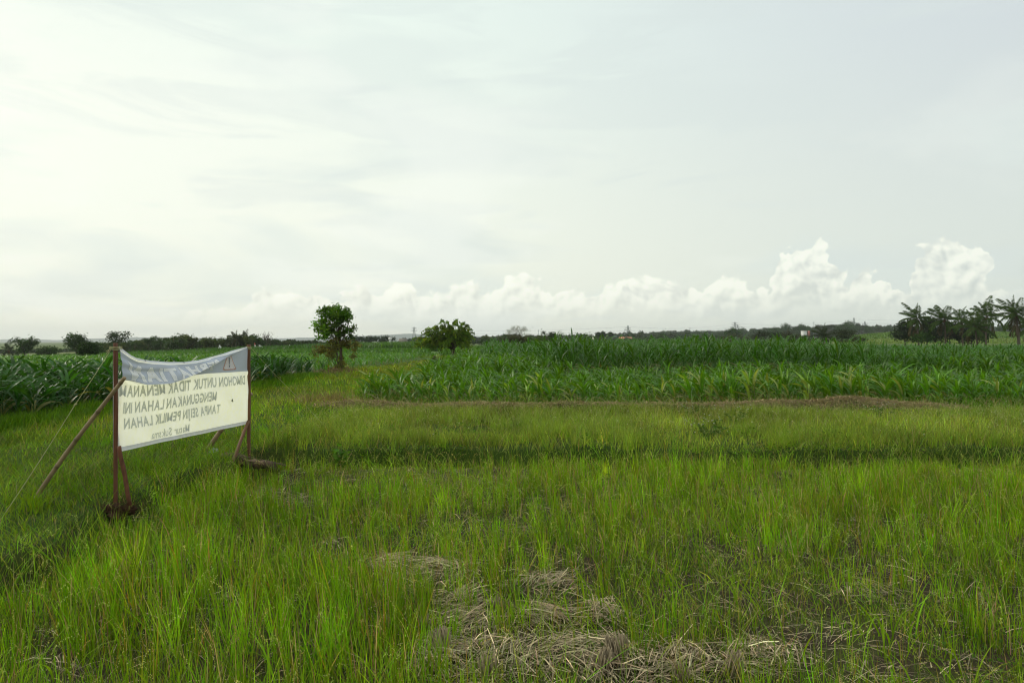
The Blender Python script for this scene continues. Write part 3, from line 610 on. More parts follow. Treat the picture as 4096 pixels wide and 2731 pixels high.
# cut rice stubble
def stub_data(seed, h, r, nn):
    mb = MB()
    for k in range(nn):
        a = random.uniform(0, 6.28); rr = r*math.sqrt(random.random()); hh = h*random.uniform(.75, 1.08); b0_ = Vector((rr*math.cos(a), rr*math.sin(a), -.01))
        e = b0_+Vector((rr*math.cos(a)*.35+random.gauss(0, .006), rr*math.sin(a)*.35+random.gauss(0, .006), hh)); g = random.uniform(.6, 1.25)
        tube(mb, [b0_, b0_.lerp(e, .5)+Vector((random.gauss(0, .002), 0, 0)), e], [.0028, .0032, .0030], (.33*g, .26*g, .165*g), 5)
    for k in range(10):
        a = random.uniform(0, 6.28); s = Vector((r*math.cos(a), r*math.sin(a), .01)); tube(mb, [s, s+Vector((math.cos(a)*.05, math.sin(a)*.05, .03)), s+Vector((math.cos(a)*.12, math.sin(a)*.12, .0))], .0022, (.3, .24, .15), 4)
    return mb.data('rice_stubble', M_STRAW)
sdata = [stub_data(k, h, r, nn) for k, (h, r, nn) in enumerate([(.12, .034, 46), (.10, .036, 40), (.15, .040, 60)])]
for k, (px, py, v, s, lab) in enumerate([(525.5, 573, 1, .9, 'small brown rice stubble clump between the straw patches, farthest of the stubs'), (515, 590, 0, .9, 'narrow pale rice stubble clump right of the upper straw heap'),
        (498.5, 604, 1, .95, 'squat rice stubble clump just above the middle straw'), (444, 648, 2, 1, 'broad pale rice stubble sheaf at the left end of the bottom straw'),
        (620, 655, 2, 1.05, 'tall upright brown rice stubble clump in straw near the bottom centre'), (603, 662, 0, 1, 'grey rice stubble leaning beside the tall brown clump'),
        (680, 672, 1, 1, 'round flat-topped rice stubble clump in the straw near the bottom edge'), (422, 625, 0, .9, 'thin rice stubble clump left of the middle straw patch'),
        (385, 625, 0, .85, 'small rice stubble clump half hidden by green blades at lower left of the straw'), (731, 668, 2, .9, 'brown rice stubble clump under green blades right of the straw'), (490, 668, 0, 1.1, 'rice stubble clump in the middle of the bottom straw heap')]):
    p = onG(px, py, 0.0); o = bpy.data.objects.new('rice_stubble', sdata[v]); COL.objects.link(o); o.location = (p.x, p.y, float(gz(p.x, p.y))); o.scale = (s, s, s); o.rotation_euler = (random.gauss(0, .1), random.gauss(0, .1), random.uniform(0, 6.28))
    tag(o, lab, 'stubble', 'cut rice stubble clumps in the foreground')

def grass_field(name, label, n, region, y0, y1, hm, hs, width, colr, seg=3, lean=.3, cur=.25, mott=(.42, .20), dryf=.08, p=.8, k_=.80, marg=1.0, mod=None, parts=None, mb=None, drycol=(.3, .24, .12), hm2=None):
    x, y = frust(n, y0, y1, marg, k_, p); kk = region(x, y); x, y = x[kk], y[kk]; n = len(x)
    P = np.stack([x, y, gz(x, y)-.01], 1); col = vary(colr, n, *mott)
    if mod is not None: col *= mod(x, y)[:, None]
    q = rng.random(n) < dryf; col[q] = vary(drycol, q.sum(), .25, .1)
    mb = mb or MB(); add_rib(mb, P, np.clip(rng.normal(hm, hs, n)*(1+.3*vn(x, y, 1.3, 84)), hm*.25, hm*2.4)*(1 if hm2 is None else hm2(x, y)), rng.uniform(0, 6.28, n), rng.normal(lean, lean*.6, n), rng.normal(cur, .2, n), width*(.7+.6*rng.random(n))*(1 if y1 < 12 else np.clip(y/12, .9, 3)), col, seg=seg)
    return mb
edgeL = lambda y: -8.5+0.03*(y-12)               # right edge of the left corn field
terr = lambda x, y: (x > -3.3) & (y > 8.85) & (y < 15.45)
tg = grass_field('terrace', '', 105000, terr, 8.85, 15.5, .14, .06, .0060, (.195, .265, .036), lean=.28, mod=lambda x, y: np.clip(.95+.42*vn(x, y, .5, 85)+.22*vn(x, y, 2.4, 86), .3, 1.8), hm2=lambda x, y: 1.15-.75*sst((y-13)/2.2))
tx, ty = frust(2600, 9.0, 15.0, .8, .8, .8); k = terr(tx, ty) & (vn(tx, ty, 1.1, 102) > -.25); tx, ty = tx[k], ty[k]; idx = np.repeat(np.arange(len(tx)), 22); n = len(idx)
P = np.stack([tx[idx]+rng.normal(0, .05, n), ty[idx]+rng.normal(0, .05, n), 0*tx[idx]], 1); P[:, 2] = gz(P[:, 0], P[:, 1]); hh_ = rng.uniform(.6, 1.35, len(tx))[idx]*(1.1-.6*sst((P[:, 1]-13)/2))
add_rib(tg, P, rng.uniform(.12, .27, n)*hh_, rng.uniform(0, 6.28, n), rng.normal(.25, .15, n), rng.normal(.25, .15, n), .0065, vary((.165, .290, .014), len(tx), .34, .16)[idx], seg=3, tip=vary((.24, .33, .07), n, .2, .1))
x, y = frust(9000, 9.1, 15.3, 1, .8, .8); k = terr(x, y) & (y > 9.15); panicles(tg, k.sum(), x[k], y[k], .20, .40, (.40, .40, .24), (.20, .24, .08), .010, .0045, 9, .08)
n = 16000; x, y = frust(n, 9.1, 15.0, 1, .8, .8); k = terr(x, y) & (vn(x, y, .5, 130) > .15); x, y = x[k], y[k]; n = len(x)   # broad-leaved weeds and tiny flowers
add_leaves(tg, np.stack([x, y, gz(x, y)+rng.uniform(.03, .17, n)], 1), rng.normal(0, 1, (n, 3))*np.array([1, 1, .5]), rng.uniform(.02, .05, n), .02, vary((.085, .20, .012), n, .35, .15))
n = 420; x, y = frust(n, 9.1, 15.0, 1, .8, .8); k = terr(x, y); x, y = x[k], y[k]; n = len(x)
add_leaves(tg, np.stack([x, y, gz(x, y)+rng.uniform(.16, .28, n)], 1), rng.normal(0, 1, (n, 3)), .016, .014, vary((.75, .75, .68), n, .1, .02))
n = 6000; x, y = frust(n, 8.90, 9.2, 1, .8, 1); k = (x > -3.2) & (vn(x, y*0, .7, 120) > -.1); x, y = x[k], y[k]; n = len(x)   # leafy weeds hanging over the bank
add_leaves(tg, np.stack([x, y, gz(x, y)+rng.uniform(.0, .09, n)], 1), rng.normal(0, 1, (n, 3))+np.array([0, -.6, 0]), rng.uniform(.02, .05, n), .018, vary((.10, .19, .014), n, .4, .15))
tag(tg.build('meadow_grass', M_GRASS), 'light green meadow grass with fine seed heads between the rice field and the straw ridge', 'grass', kind='stuff')
lft = lambda x, y: (x < -3.15) & (x > edgeL(y)-.4) & (y < 34)
lg = grass_field('l', '', 120000, lambda x, y: (x < -2.88) & (x > edgeL(y)-.4) & (y < 10.5), 3.0, 10.5, .095, .04, .0055, (.120, .215, .012), lean=.5, cur=.4, mod=lambda x, y: .95+.28*vn(x, y, .7, 87), dryf=.09, p=.7, drycol=(.2, .17, .08))
lg = grass_field('l', '', 135000, lambda x, y: ((x < -3.15) | (y > 15.2)) & (x > edgeL(y)-.3) & (x < -3.1+(y > 16)*(.09*(y-16)-.3)), 9.5, 38, .14, .06, .007, (.180, .265, .020), lean=.35, cur=.3, mod=lambda x, y: .95+.25*vn(x, y, 1.2, 88), p=1.0, k_=.62, mb=lg)
# tufts of taller grass on the bank
tx, ty = frust(620, 3.8, 24, .5, .62, .8); k = (tx < -3.1) & (tx > edgeL(ty)-.2); tx, ty = tx[k], ty[k]; idx = np.repeat(np.arange(len(tx)), 40); n = len(idx)
P = np.stack([tx[idx]+rng.normal(0, .07, n), ty[idx]+rng.normal(0, .07, n), 0*tx[idx]], 1); P[:, 2] = gz(P[:, 0], P[:, 1])
add_rib(lg, P, rng.uniform(.08, .26, n), rng.uniform(0, 6.28, n), rng.normal(.3, .2, n), rng.normal(.35, .2, n), .007, vary((.085, .185, .006), len(tx), .24, .14)[idx]*1.2, seg=3)
# long fringe along the corn
n = 22000; y = 10+17*rng.random(n)**1.3; x = edgeL(y)+rng.normal(0.1, .28, n); P = np.stack([x, y, gz(x, y)], 1)
add_rib(lg, P, rng.uniform(.10, .30, n), rng.uniform(0, 6.28, n), rng.normal(.25, .15, n), rng.normal(.35, .2, n), .008*np.clip(y/12, 1, 3), vary((.095, .20, .008), n, .35, .14), seg=3)
tag(lg.build('bank_grass', M_GRASS), 'short dark green grass on the footpath bank around the banner', 'grass', kind='stuff')
# straw ridge along the corn field
rs = MB(); n = 24000; x = rng.uniform(-4.4, 10.3, n); y = 15.25+.12*np.sin(x*.8)+rng.normal(0, .24, n)
wgt = .80+.4*vn(x, y*0, 1.1, 91); m2 = rng.random(n) < wgt; x, y = x[m2], y[m2]
x2 = rng.normal(7.7, .85, 5000); y2 = rng.normal(15.5, .3, 5000); x = np.concatenate([x, x2]); y = np.concatenate([y, y2]); n = len(x)
straws(rs, x, y, gz(x, y)+rng.uniform(0, .06, n), rng.uniform(.07, .25, n), rng.uniform(.005, .009, n), vary((.30, .22, .12), n, .45, .06), None, .35)
n = 9000; x = rng.normal(-3.9, .7, n); y = rng.normal(16.6, .9, n); q = y > 15.3; x, y = x[q], y[q]; n = len(x)
add_rib(rs, np.stack([x, y, gz(x, y)], 1), rng.uniform(.05, .25, n), rng.uniform(0, 6.28, n), rng.normal(.5, .3, n), rng.normal(.3, .3, n), .008, vary((.24, .18, .07), n, .4, .15), seg=2)
n = 2500; x = rng.normal(-7.9, .4, n); y = rng.normal(31.0, .5, n)
straws(rs, x, y, gz(x, y)+rng.uniform(0, .08, n), .2, .014, vary((.26, .17, .10), n, .3, .06), None, .35)
tag(rs.build('straw_ridge', M_STRAW), 'brown dry straw heaped in a low ridge along the front of the corn', 'straw', kind='stuff')

# ------------------------------------------------------------------ weeds with white flowers, broad-leaf weed
def flower_weed(px, py, h, label, nst=14, nfl=22, w=.35):
    p = onG(px, py, .15); r = tag(empty('flowering_weed', (p.x, p.y, float(gz(p.x, p.y)))), label, 'weed', 'white-flowered weeds in the meadow strip')
    sm = MB(); lm = MB(); fm = MB()
    for k in range(nst):
        a = random.uniform(0, 6.28); rr = random.uniform(.2, 1)*w; hh = h*random.uniform(.55, 1); pts = [(0, 0, 0), (rr*.3*math.cos(a), rr*.3*math.sin(a), hh*.5), (rr*math.cos(a), rr*math.sin(a), hh)]
        tube(sm, pts, [.004, .003, .002], (.10, .15, .04), 4)
        q = rng.random(26)[:, None]; c = np.array(pts[0])*(1-q)**2+2*q*(1-q)*np.array(pts[1])+q*q*np.array(pts[2])
        add_leaves(lm, c, rng.normal(0, 1, (26, 3))*np.array([1, 1, .4]), rng.uniform(.03, .06, 26), .026, vary((.075, .15, .015), 26, .3, .12))
    for k in range(nfl):
        a = random.uniform(0, 6.28); rr = random.uniform(.1, 1.1)*w; c = Vector((rr*math.cos(a), rr*math.sin(a), h*random.uniform(.7, 1.25))); tube(sm, [(c.x*.8, c.y*.8, c.z-.15), c], .0015, (.14, .18, .06), 3)
        tube(fm, [c+Vector((0, 0, -.004)), c, c+Vector((0, 0, .004))], [.005, .010, .003], (.62, .62, .56), 7)
    for nm, mb_, mt in (('stem', sm, M_LEAF), ('foliage', lm, M_LEAF), ('flower', fm, M_PAINT)):
        o = mb_.build(nm, mt, r); 
        tag(o, kind='stuff')
flower_weed(708, 440, .32, 'tallest leafy weed dotted with white flower heads right of centre in the meadow', 14, 20, .40)
flower_weed(735, 424, .34, 'low white-flowered weed just behind the tall one at right of centre', 10, 14, .35)
flower_weed(880, 420, .30, 'white-flowered weed in front of the big straw mound', 9, 12, .4)
flower_weed(690, 415, .25, 'small white-flowered weed close to the straw ridge right of centre', 8, 12, .3)
p = onG(340, 462, .1); r = tag(empty('leafy_weed', (p.x, p.y, .06)), 'bright green broad-leaved weed growing on the dark bank right of the log', 'weed'); lm = MB(); sm = MB()
for k in range(12):
    a = random.uniform(0, 6.28); e = (math.cos(a)*.16*random.random(), math.sin(a)*.12, .30*random.uniform(.4, 1)); tube(sm, [(0, 0, 0), e], .003, (.1, .15, .04), 4); q = rng.random(9)[:, None]
    add_leaves(lm, q*np.array(e), rng.normal(0, 1, (9, 3))*np.array([1, 1, .3]), .075, .045, vary((.085, .20, .02), 9, .2, .1))
sm.build('stem', M_LEAF, r); tag(lm.build('foliage', M_LEAF, r), kind='stuff')
# ------------------------------------------------------------------ corn
def corn_plant(h, nl, lw, LL, colr, seg=8, wind=(-.10, .05), rnd=None, yel=0.0, across=3, bnd=(70, 135)):
    """leaf ribbons of one plant: verts, quads, colours"""
    r_ = rnd; V = []; Fq = []; Cc = []; n0 = 0; az0 = r_.uniform(0, 6.28)
    for k in range(nl):
        f = k/(nl-1); hb = h*(.08+.62*f); az = az0+(k % 2)*math.pi+r_.normal(0, .55); L = LL*(0.6+.75*math.sin(math.pi*(.18+.68*f)))*r_.uniform(.85, 1.12)
        if f > .75: L *= .95
        th = R(r_.uniform(58, 76)+12*f); bend = R(r_.uniform(*bnd))*(1-.35*f); p = np.array([0, 0, hb]); w0 = lw*r_.uniform(.8, 1.15); ph = r_.uniform(0, 6)
        col = np.array(colr)*math.exp(r_.normal(0, .16)); col[0] *= math.exp(r_.normal(0, .12))
        if r_.random() < yel: col = np.array([.22, .27, .06])*r_.uniform(.8, 1.2)
        elif f < .2 and r_.random() < .5: col = np.array([.20, .20, .06])
        for s in range(seg+1):
            q = s/seg; a = th-bend*q**1.6; d = np.array([math.cos(az)*math.cos(a), math.sin(az)*math.cos(a), math.sin(a)])
            d += np.array([wind[0], wind[1], 0])*q*4*.8; d /= np.linalg.norm(d)
            if s: p = p+d*L/seg
            sd_ = np.array([-math.sin(az), math.cos(az), 0.0]); up = np.cross(d, sd_)
            tw = .5*math.sin(ph+2.2*q); sd2 = sd_*math.cos(tw)+up*math.sin(tw)
            w = w0*(min(1, .45+3.2*q))*(1-q**2.4)*.5; wav = .12*w0*math.sin(ph+9*q)
            if across == 3: pr = [p-sd2*w+up*(w*.35+wav), p, p+sd2*w+up*(w*.35-wav)]
            else: pr = [p-sd2*w, p+sd2*w]
            V += pr; Cc += [col*(1.0 if i != 1 or across == 2 else 1.35) for i in range(across)]
            if s:
                for i in range(across-1): a0 = n0+(s-1)*across+i; Fq.append([a0, a0+1, a0+across+1, a0+across])
        n0 += across*(seg+1)
    V = np.array(V); V[:, 2] *= h*1.04/np.percentile(V[:, 2], 98); return V, np.array(Fq), np.array(Cc)
def stalk_mesh(h, col=(.09, .15, .03)):
    mb = MB(); tube(mb, [(0, 0, -.03), (.005, 0, h*.35), (0, .004, h*.74)], [.013, .011, .005], col, 6); return mb.data('stalk', M_CORN)
def make_variants(seed, n, h, nl, lw, LL, colr, **kw):
    r_ = np.random.default_rng(seed); return [corn_plant(h*r_.uniform(.92, 1.08), nl, lw, LL, colr, rnd=r_, **kw) for _ in range(n)]
CR = (.084, .205, .011); CL = (.030, .098, .014); CT = (.050, .145, .010)
var_R = make_variants(1, 10, .86, 9, .076, .64, CR, bnd=(60, 135), yel=.05, wind=(-.17, .04)); var_Y = make_variants(2, 4, .84, 7, .072, .62, (.21, .33, .05), yel=.3, wind=(-.2, .03))
var_L = make_variants(3, 8, 1.02, 10, .085, .78, CL, wind=(-.05, .0))
def place_things(vars_, pts, label, group, h):
    datas = [MB().add(v, f, c).data('corn_plant', M_CORN) for v, f, c in vars_]; sdt = stalk_mesh(h)
    for k, (x, y, s) in enumerate(pts):
        o = bpy.data.objects.new('corn_plant', datas[k*7 % len(datas)]); COL.objects.link(o); o.location = (x, y, float(gz(x, y))); o.scale = (s, s, s); o.rotation_euler = (random.gauss(0, .05), random.gauss(-.05, .05), random.gauss(0, .35))
        c = bpy.data.objects.new('stalk', sdt); COL.objects.link(c); c.parent = o
        tag(o, label, 'corn plant', group)
def stuff_corn(mb, vars_, x, y, s, colmul=None):
    z = gz(x, y); which = rng.integers(0, len(vars_), len(x))
    for k, (v, f, c) in enumerate(vars_):
        m_ = which == k; nk = m_.sum()
        if not nk: continue
        a = rng.normal(0, .45, nk)+(rng.random(nk) < .3)*rng.uniform(0, 6.28, nk); ca, sa = np.cos(a), np.sin(a); sk = s[m_]
        VX = v[None, :, 0]*ca[:, None]-v[None, :, 1]*sa[:, None]; VY = v[None, :, 0]*sa[:, None]+v[None, :, 1]*ca[:, None]
        VV = np.stack([VX*sk[:, None]+x[m_][:, None], VY*sk[:, None]+y[m_][:, None], v[None, :, 2]*sk[:, None]+z[m_][:, None]], 2)
        FF = (np.arange(nk)*len(v))[:, None, None]+f[None]; tint = np.exp(rng.normal(0, .12, (nk, 1, 1)))
        mb.add(VV.reshape(-1, 3), FF.reshape(-1, 4), (c[None]*tint).reshape(-1, 3))
def rows(x0f, x1f, y0, y1, ry_, rx_, jit=.06):
    X_, Y_ = [], []
    y = y0
    while y < y1:
        xs_ = np.arange(x0f(y), x1f(y), rx_); X_.append(xs_); Y_.append(np.full(len(xs_), y)); y += ry_
    x = np.concatenate(X_); y = np.concatenate(Y_); return x+rng.normal(0, jit, len(x)), y+rng.normal(0, jit, len(y))
vis = lambda y: .80*y+1.5
# right field, young corn
x, y = rows(lambda y: -3.35+.2*math.sin(y)+.09*(y-16), vis, 16.1, 26.8, .50, .27, .07)
o_ = np.argsort(y); k = (y[o_] < 23.4) | (x[o_] < .8); x, y = x[o_][k], y[o_][k]; s = np.clip(.93+.16*vn(x, y, 2.2, 92)+rng.normal(0, .11, len(x)), .6, 1.4); s *= np.where(x > 6, .94, 1)
front = (y < 17.9) & (np.abs(x) < .76*y); fi = np.where(front)[0]; fi = fi[:176]; yl = (y[fi] < 16.9) & (rng.random(len(fi)) < .16)
place_things(var_R, [(x[i], y[i], s[i]) for i in fi[~yl]], 'young green corn plant in the front rows behind the straw ridge, leaves blown left', 'green corn plants in the front rows of the right field', .75)
place_things(var_Y, [(x[i], y[i], s[i]) for i in fi[yl]], 'pale yellow-green corn plant standing out in the front row of the right field', 'yellowish corn plants in the front row of the right field', .7)
rest = np.ones(len(x), bool); rest[fi] = False; cm = MB()
lod_R = make_variants(4, 8, .86, 9, .068, .62, CR, bnd=(70, 145), wind=(-.16, .03), seg=5, across=2)
stuff_corn(cm, lod_R, x[rest], y[rest], s[rest])
tag(cm.build('corn_crop', M_CORN), 'young corn filling the right field behind its front rows', 'corn field', kind='stuff')
# low grass under the front rows
gm = grass_field('', '', 22000, lambda x, y: (x > -4.0) & (y > 15.7), 15.6, 18.4, .20, .08, .010, (.10, .26, .006), lean=.3, marg=1, p=1, dryf=.04)
tag(gm.build('weeds_under_corn', M_GRASS), 'bright green weeds at the feet of the front corn row', 'weeds', kind='stuff')
# tall corn behind
tall = make_variants(5, 8, 1.50, 13, .055, .72, CT, bnd=(100, 165), seg=5, across=2, wind=(-.06, .02))
tb = MB(); fr = lambda x: 25.6+.02*x+.5*np.sin(x*.35)
x, y = rows(lambda y: -1.2-.03*(y-25), vis, 25, 34, .72, .46, .09); k = (y > fr(x)) & (x < 24) & (x > 1.2); x, y = x[k], y[k]
stuff_corn(tb, tall, x, y, np.clip(1.0+.10*vn(x, y, 2.5, 93)+rng.normal(0, .06, len(x)), .8, 1.25)*np.where(x > 12, np.clip(1-.045*(x-12), .72, 1), 1)*np.clip(1.0+.02*(y-26), 1, 1.08))
tall2 = make_variants(6, 6, 1.50, 10, .085, .78, CT, bnd=(100, 160), seg=3, across=2, wind=(-.06, .02))
x, y = rows(lambda y: -1.2-.02*(y-25), vis, 34, 62, 1.0, .55, .15); stuff_corn(tb, tall2, x, y, np.clip(.95+.12*vn(x, y, 4, 94)+rng.normal(0, .07, len(x)), .7, 1.15)*np.where(x > 18, .82, 1.0))
tag(tb.build('tall_corn_crop', M_CORN), 'tall dark green corn standing in a dense block across the middle of the right field', 'corn field', kind='stuff')
mc = MB(); x, y = rows(lambda y: -2.5-.01*(y-26), lambda y: (1.4 if y < 34 else -1.1), 27, 55, .55, .35, .1); stuff_corn(mc, lod_R, x, y, np.clip(1.1+rng.normal(0, .1, len(x)), .7, 1.4))
x, y = rows(lambda y: .45*y, vis, 25.3, 36, .6, .4, .1); k = x > 16; stuff_corn(mc, lod_R, x[k], y[k], np.clip(1.15+rng.normal(0, .1, k.sum()), .7, 1.4))
tag(mc.build('corn_crop', M_CORN), 'mid-height corn between the tall block and the footpath tree', 'corn field', kind='stuff')
# left field
x, y = rows(lambda y: -.80*y-1.5, lambda y: edgeL(y)+.25*math.sin(y*.9), 8.6, 28.6, .55, .26, .07); k = (y < 18.5) | (x > -.42*y-.3); x, y = x[k], y[k]; o_ = np.argsort(-x+edgeL(y)*1.0+y*.35); x, y = x[o_], y[o_]
s = np.clip(1.0+.12*vn(x, y, 2, 95)+rng.normal(0, .08, len(x)), .7, 1.3)*(1.06-.020*(y-10))
inv = (x > -.78*y) & (y < 22); fi = np.where(inv)[0][:120]
place_things(var_L, [(x[i], y[i], s[i]) for i in fi], 'broad-leaved dark green corn plant at the near edge of the left field', 'dark corn plants along the edge of the left field', .85)
rest = np.ones(len(x), bool); rest[fi] = False; cm = MB(); lod_L = make_variants(7, 6, .98, 9, .085, .78, CL, seg=5, across=2, wind=(-.05, 0))
stuff_corn(cm, lod_L, x[rest], y[rest], s[rest])
tag(cm.build('corn_crop', M_CORN), 'dark broad-leaved corn filling the left field behind the banner', 'corn field', kind='stuff')
low = make_variants(8, 6, .45, 6, .06, .42, (.085, .215, .018), seg=3, across=2)
cm = MB(); x, y = rows(lambda y: max(-.80*y-2, -60), lambda y: (edgeL(y) if y < 31 else -7.6+.03*(y-33)), 19.2, 62, .75, .42, .08); k = (y > 29) | (x < -.42*y-.6); x, y = x[k], y[k]; stuff_corn(cm, low, x, y, np.clip(1+rng.normal(0, .15, len(x)), .6, 1.5))
tag(cm.build('corn_seedling_crop', M_CORN), 'low young corn in the field left of the footpath behind the tall lone tree', 'corn field', kind='stuff')
# field strips farther out, one object each
def strip(name, label, px0, px1, D0, D1, h, colr, n, w=.12, cat='corn field', lean=.25):
    y = D0*(D1/D0)**rng.random(n); tt = ((px0+(px1-px0)*rng.random(n))-CX)/F; x = tt*y
    P = np.stack([x, y, gz(x, y)-.03], 1); mb = MB()
    add_rib(mb, P, h*rng.uniform(.65, 1.12, n)*(1+.10*vn(x, y, 5, 96)), rng.uniform(0, 6.28, n), rng.normal(lean, .1, n), rng.normal(.2, .15, n), w*rng.uniform(.6, 1.3, n)*y/D0, vary(colr, n, .20, .10), seg=2)
    tag(mb.build(name, M_CORN), label, cat, kind='stuff')
G1 = (.070, .175, .018); G2 = (.17, .28, .03); G3 = (.05, .130, .018)
strip('grass_strip', 'pale yellow-green grass bank crossing behind the low corn left of the footpath', -40, 440, 62, 72, .25, G2, 9000, .10, 'grass')
strip('corn_crop', 'green corn strip beyond the pale grass bank, left of the footpath', -40, 430, 73, 88, .75, G1, 14000, .14)
strip('grass_strip', 'thin light green strip between the far corn rows at left', -40, 430, 89, 98, .3, G2, 5000, .15, 'grass')
strip('tall_corn_crop', 'far tall corn with pale tassels right behind the lone tree', 335, 440, 100, 125, 1.45, (.075, .17, .03), 9000, .16)
strip('corn_crop', 'far dark corn in front of the left tree line', -40, 330, 102, 135, 1.15, G3, 16000, .16)
strip('corn_crop', 'far level corn field behind the tall block, centre', 440, 720, 66, 118, .9, G1, 15000, .16)
strip('tall_corn_crop', 'thin band of tall corn before the orange roof', 580, 780, 150, 185, 2.1, (.05, .115, .03), 8000, .22)
strip('corn_crop', 'low corn reaching towards the palms at right', 720, 1100, 64, 110, .95, (.06, .18, .016), 19000, .16)
strip('field_strip', 'pale sloping field between the far bushes and the palms', 840, 1100, 190, 235, .5, (.16, .24, .05), 6000, .35, 'field')
strip('field_strip', 'green sloping field above the pale one left of the palms', 830, 1100, 240, 330, .7, (.10, .19, .03), 8000, .45, 'field')
strip('corn_crop', 'light field around the small grey shed', 500, 620, 120, 165, 1.0, (.10, .19, .04), 6000, .2)
# grass on the footpath far end
fg = grass_field('', '', 40000, lambda x, y: (x > np.where(y < 31, edgeL(y), -7.6+.03*(y-33))) & (x < -2.6), 26, 75, .14, .05, .012, (.15, .22, .024), marg=-1, k_=.22, p=1, seg=2)
tag(fg.build('path_grass', M_GRASS), 'light grass covering the far end of the footpath towards the spreading tree', 'grass', kind='stuff')

# ------------------------------------------------------------------ trees
def crown(mb, blobs, D, n_cl, n_lf, leaf, colr, sig=.10, var=.28, droop=0.0, rel=None, asp=.5, shell=.6):
    """blobs in photo pixels (cx, cy, rx, ry) at distance D, filled with clumps of leaves; rel = origin"""
    k = D/F; area = np.array([b_[2]*b_[3] for b_ in blobs], float); area /= area.sum()
    for b_, a in zip(blobs, area):
        m_ = max(2, int(n_cl*a)); u = rng.normal(size=(m_, 3)); u /= np.linalg.norm(u, axis=1, keepdims=True); rr = (shell+(1-shell)*rng.random(m_))**.8*rng.uniform(.55, 1.02, m_)
        c0 = np.array(W3(b_[0], b_[1], D)); dep = b_[2] if len(b_) < 5 else b_[4]
        cl = c0+u*rr[:, None]*np.array([b_[2]*k, dep*k, b_[3]*k]); cc = vary(colr if len(b_) < 6 else b_[5], m_, var, .12)
        idx = np.repeat(np.arange(m_), n_lf); N = len(idx); P = cl[idx]+rng.normal(0, sig, (N, 3))*np.array([1.15, 1.15, .8])
        d = rng.normal(0, 1, (N, 3))+np.array([0, 0, -droop]); P -= np.array(rel)
        add_leaves(mb, P, d, leaf*rng.uniform(.7, 1.25, N), leaf*asp, cc[idx]*np.exp(rng.normal(0, .15, (N, 1))))
def limb(mb, a, b, r0, r1, col, wob=.06, n=7):
    a = Vector(a); b = Vector(b); L = (b-a).length; pts = [a.lerp(b, q/(n-1))+Vector((random.gauss(0, 1), random.gauss(0, 1), random.gauss(0, .4)))*wob*L*math.sin(math.pi*q/(n-1)) for q in range(n)]
    tube(mb, pts, np.linspace(r0, r1, n), col, 7); return pts
BK = (.085, .062, .042)
# lone tall tree by the path
D = 31.0; base = W3(342, 376.5, D); base.z = float(gz(base.x, D)); r = tag(empty('tree', base), 'tall lone tree with dense green top and dry hanging leaves beside the footpath', 'tree')
tw = lambda x, y: (300+x/17.42, 300+y/17.42)
def B(x, y, rx, ry, c=None): a, b_ = tw(x, y); t_ = (a, b_, rx/17.42, ry/17.42); return t_+((rx/17.42*.8), c) if c else t_
lm = MB(); g1 = (.070, .165, .010); g2 = (.120, .250, .012); dry = (.140, .135, .030)
crown(lm, [B(600, 260, 230, 150), B(430, 170, 110, 70), B(720, 250, 160, 100), B(850, 300, 90, 80), B(620, 130, 70, 50), B(840, 215, 40, 45)], D, 70, 32, .125, g1, .075, rel=base, asp=.55)
crown(lm, [B(380, 420, 120, 110), B(440, 520, 130, 130), B(300, 520, 50, 60), B(330, 200, 50, 30), B(340, 640, 40, 25), B(460, 640, 70, 50), B(260, 410, 25, 15)], D, 46, 28, .125, g2, .07, rel=base, asp=.55)
crown(lm, [B(640, 520, 150, 160), B(820, 520, 90, 75), B(860, 640, 60, 60), B(925, 470, 35, 40)], D, 40, 34, .12, (.055, .105, .010), .06, rel=base, asp=.5)
tag(lm.build('crown', M_LEAF, r), kind='stuff')
lm = MB(); crown(lm, [B(640, 720, 160, 140), B(400, 830, 170, 90), B(280, 900, 70, 70), B(560, 860, 120, 130), B(820, 760, 150, 110), B(980, 760, 90, 90), B(950, 920, 45, 95), B(700, 1080, 60, 190), B(540, 980, 60, 80)], D, 100, 26, .11, dry, .06, droop=1.5, rel=base, asp=.42)
crown(lm, [B(440, 1130, 25, 60), B(300, 1050, 40, 20)], D, 6, 12, .08, dry, .03, droop=1, rel=base)
tag(lm.build('dry_leaves', M_LEAF, r), 'drooping brownish leaves under the green crown', kind='stuff')
tm = MB(); zero = Vector((0, 0, -.05)); P_ = lambda x, y: W3(*tw(x, y), D)-base
limb(tm, zero+Vector((0, 0, 0)), P_(700, 700), .085, .06, BK, .02); limb(tm, P_(700, 700), P_(640, 200), .06, .02, BK); limb(tm, P_(655, 1310), P_(640, 900), .045, .03, (.11, .085, .06), .03)
limb(tm, P_(760, 1310), P_(715, 900), .03, .03, BK, .02); limb(tm, P_(700, 700), P_(420, 400), .045, .015, BK); limb(tm, P_(690, 760), P_(900, 300), .045, .012, BK); limb(tm, P_(700, 800), P_(960, 740), .035, .012, BK)
limb(tm, P_(680, 850), P_(330, 800), .035, .01, BK); limb(tm, P_(700, 620), P_(930, 470), .025, .008, BK); limb(tm, P_(960, 740), P_(950, 900), .012, .006, BK); limb(tm, P_(560, 950), P_(430, 1180), .02, .008, BK)
for k in range(26): limb(tm, P_(random.uniform(600, 740), random.uniform(300, 900)), P_(random.uniform(330, 900), random.uniform(150, 900)), .012, .004, BK, .08, 5)
tm.build('trunk', M_BARK, r, True)
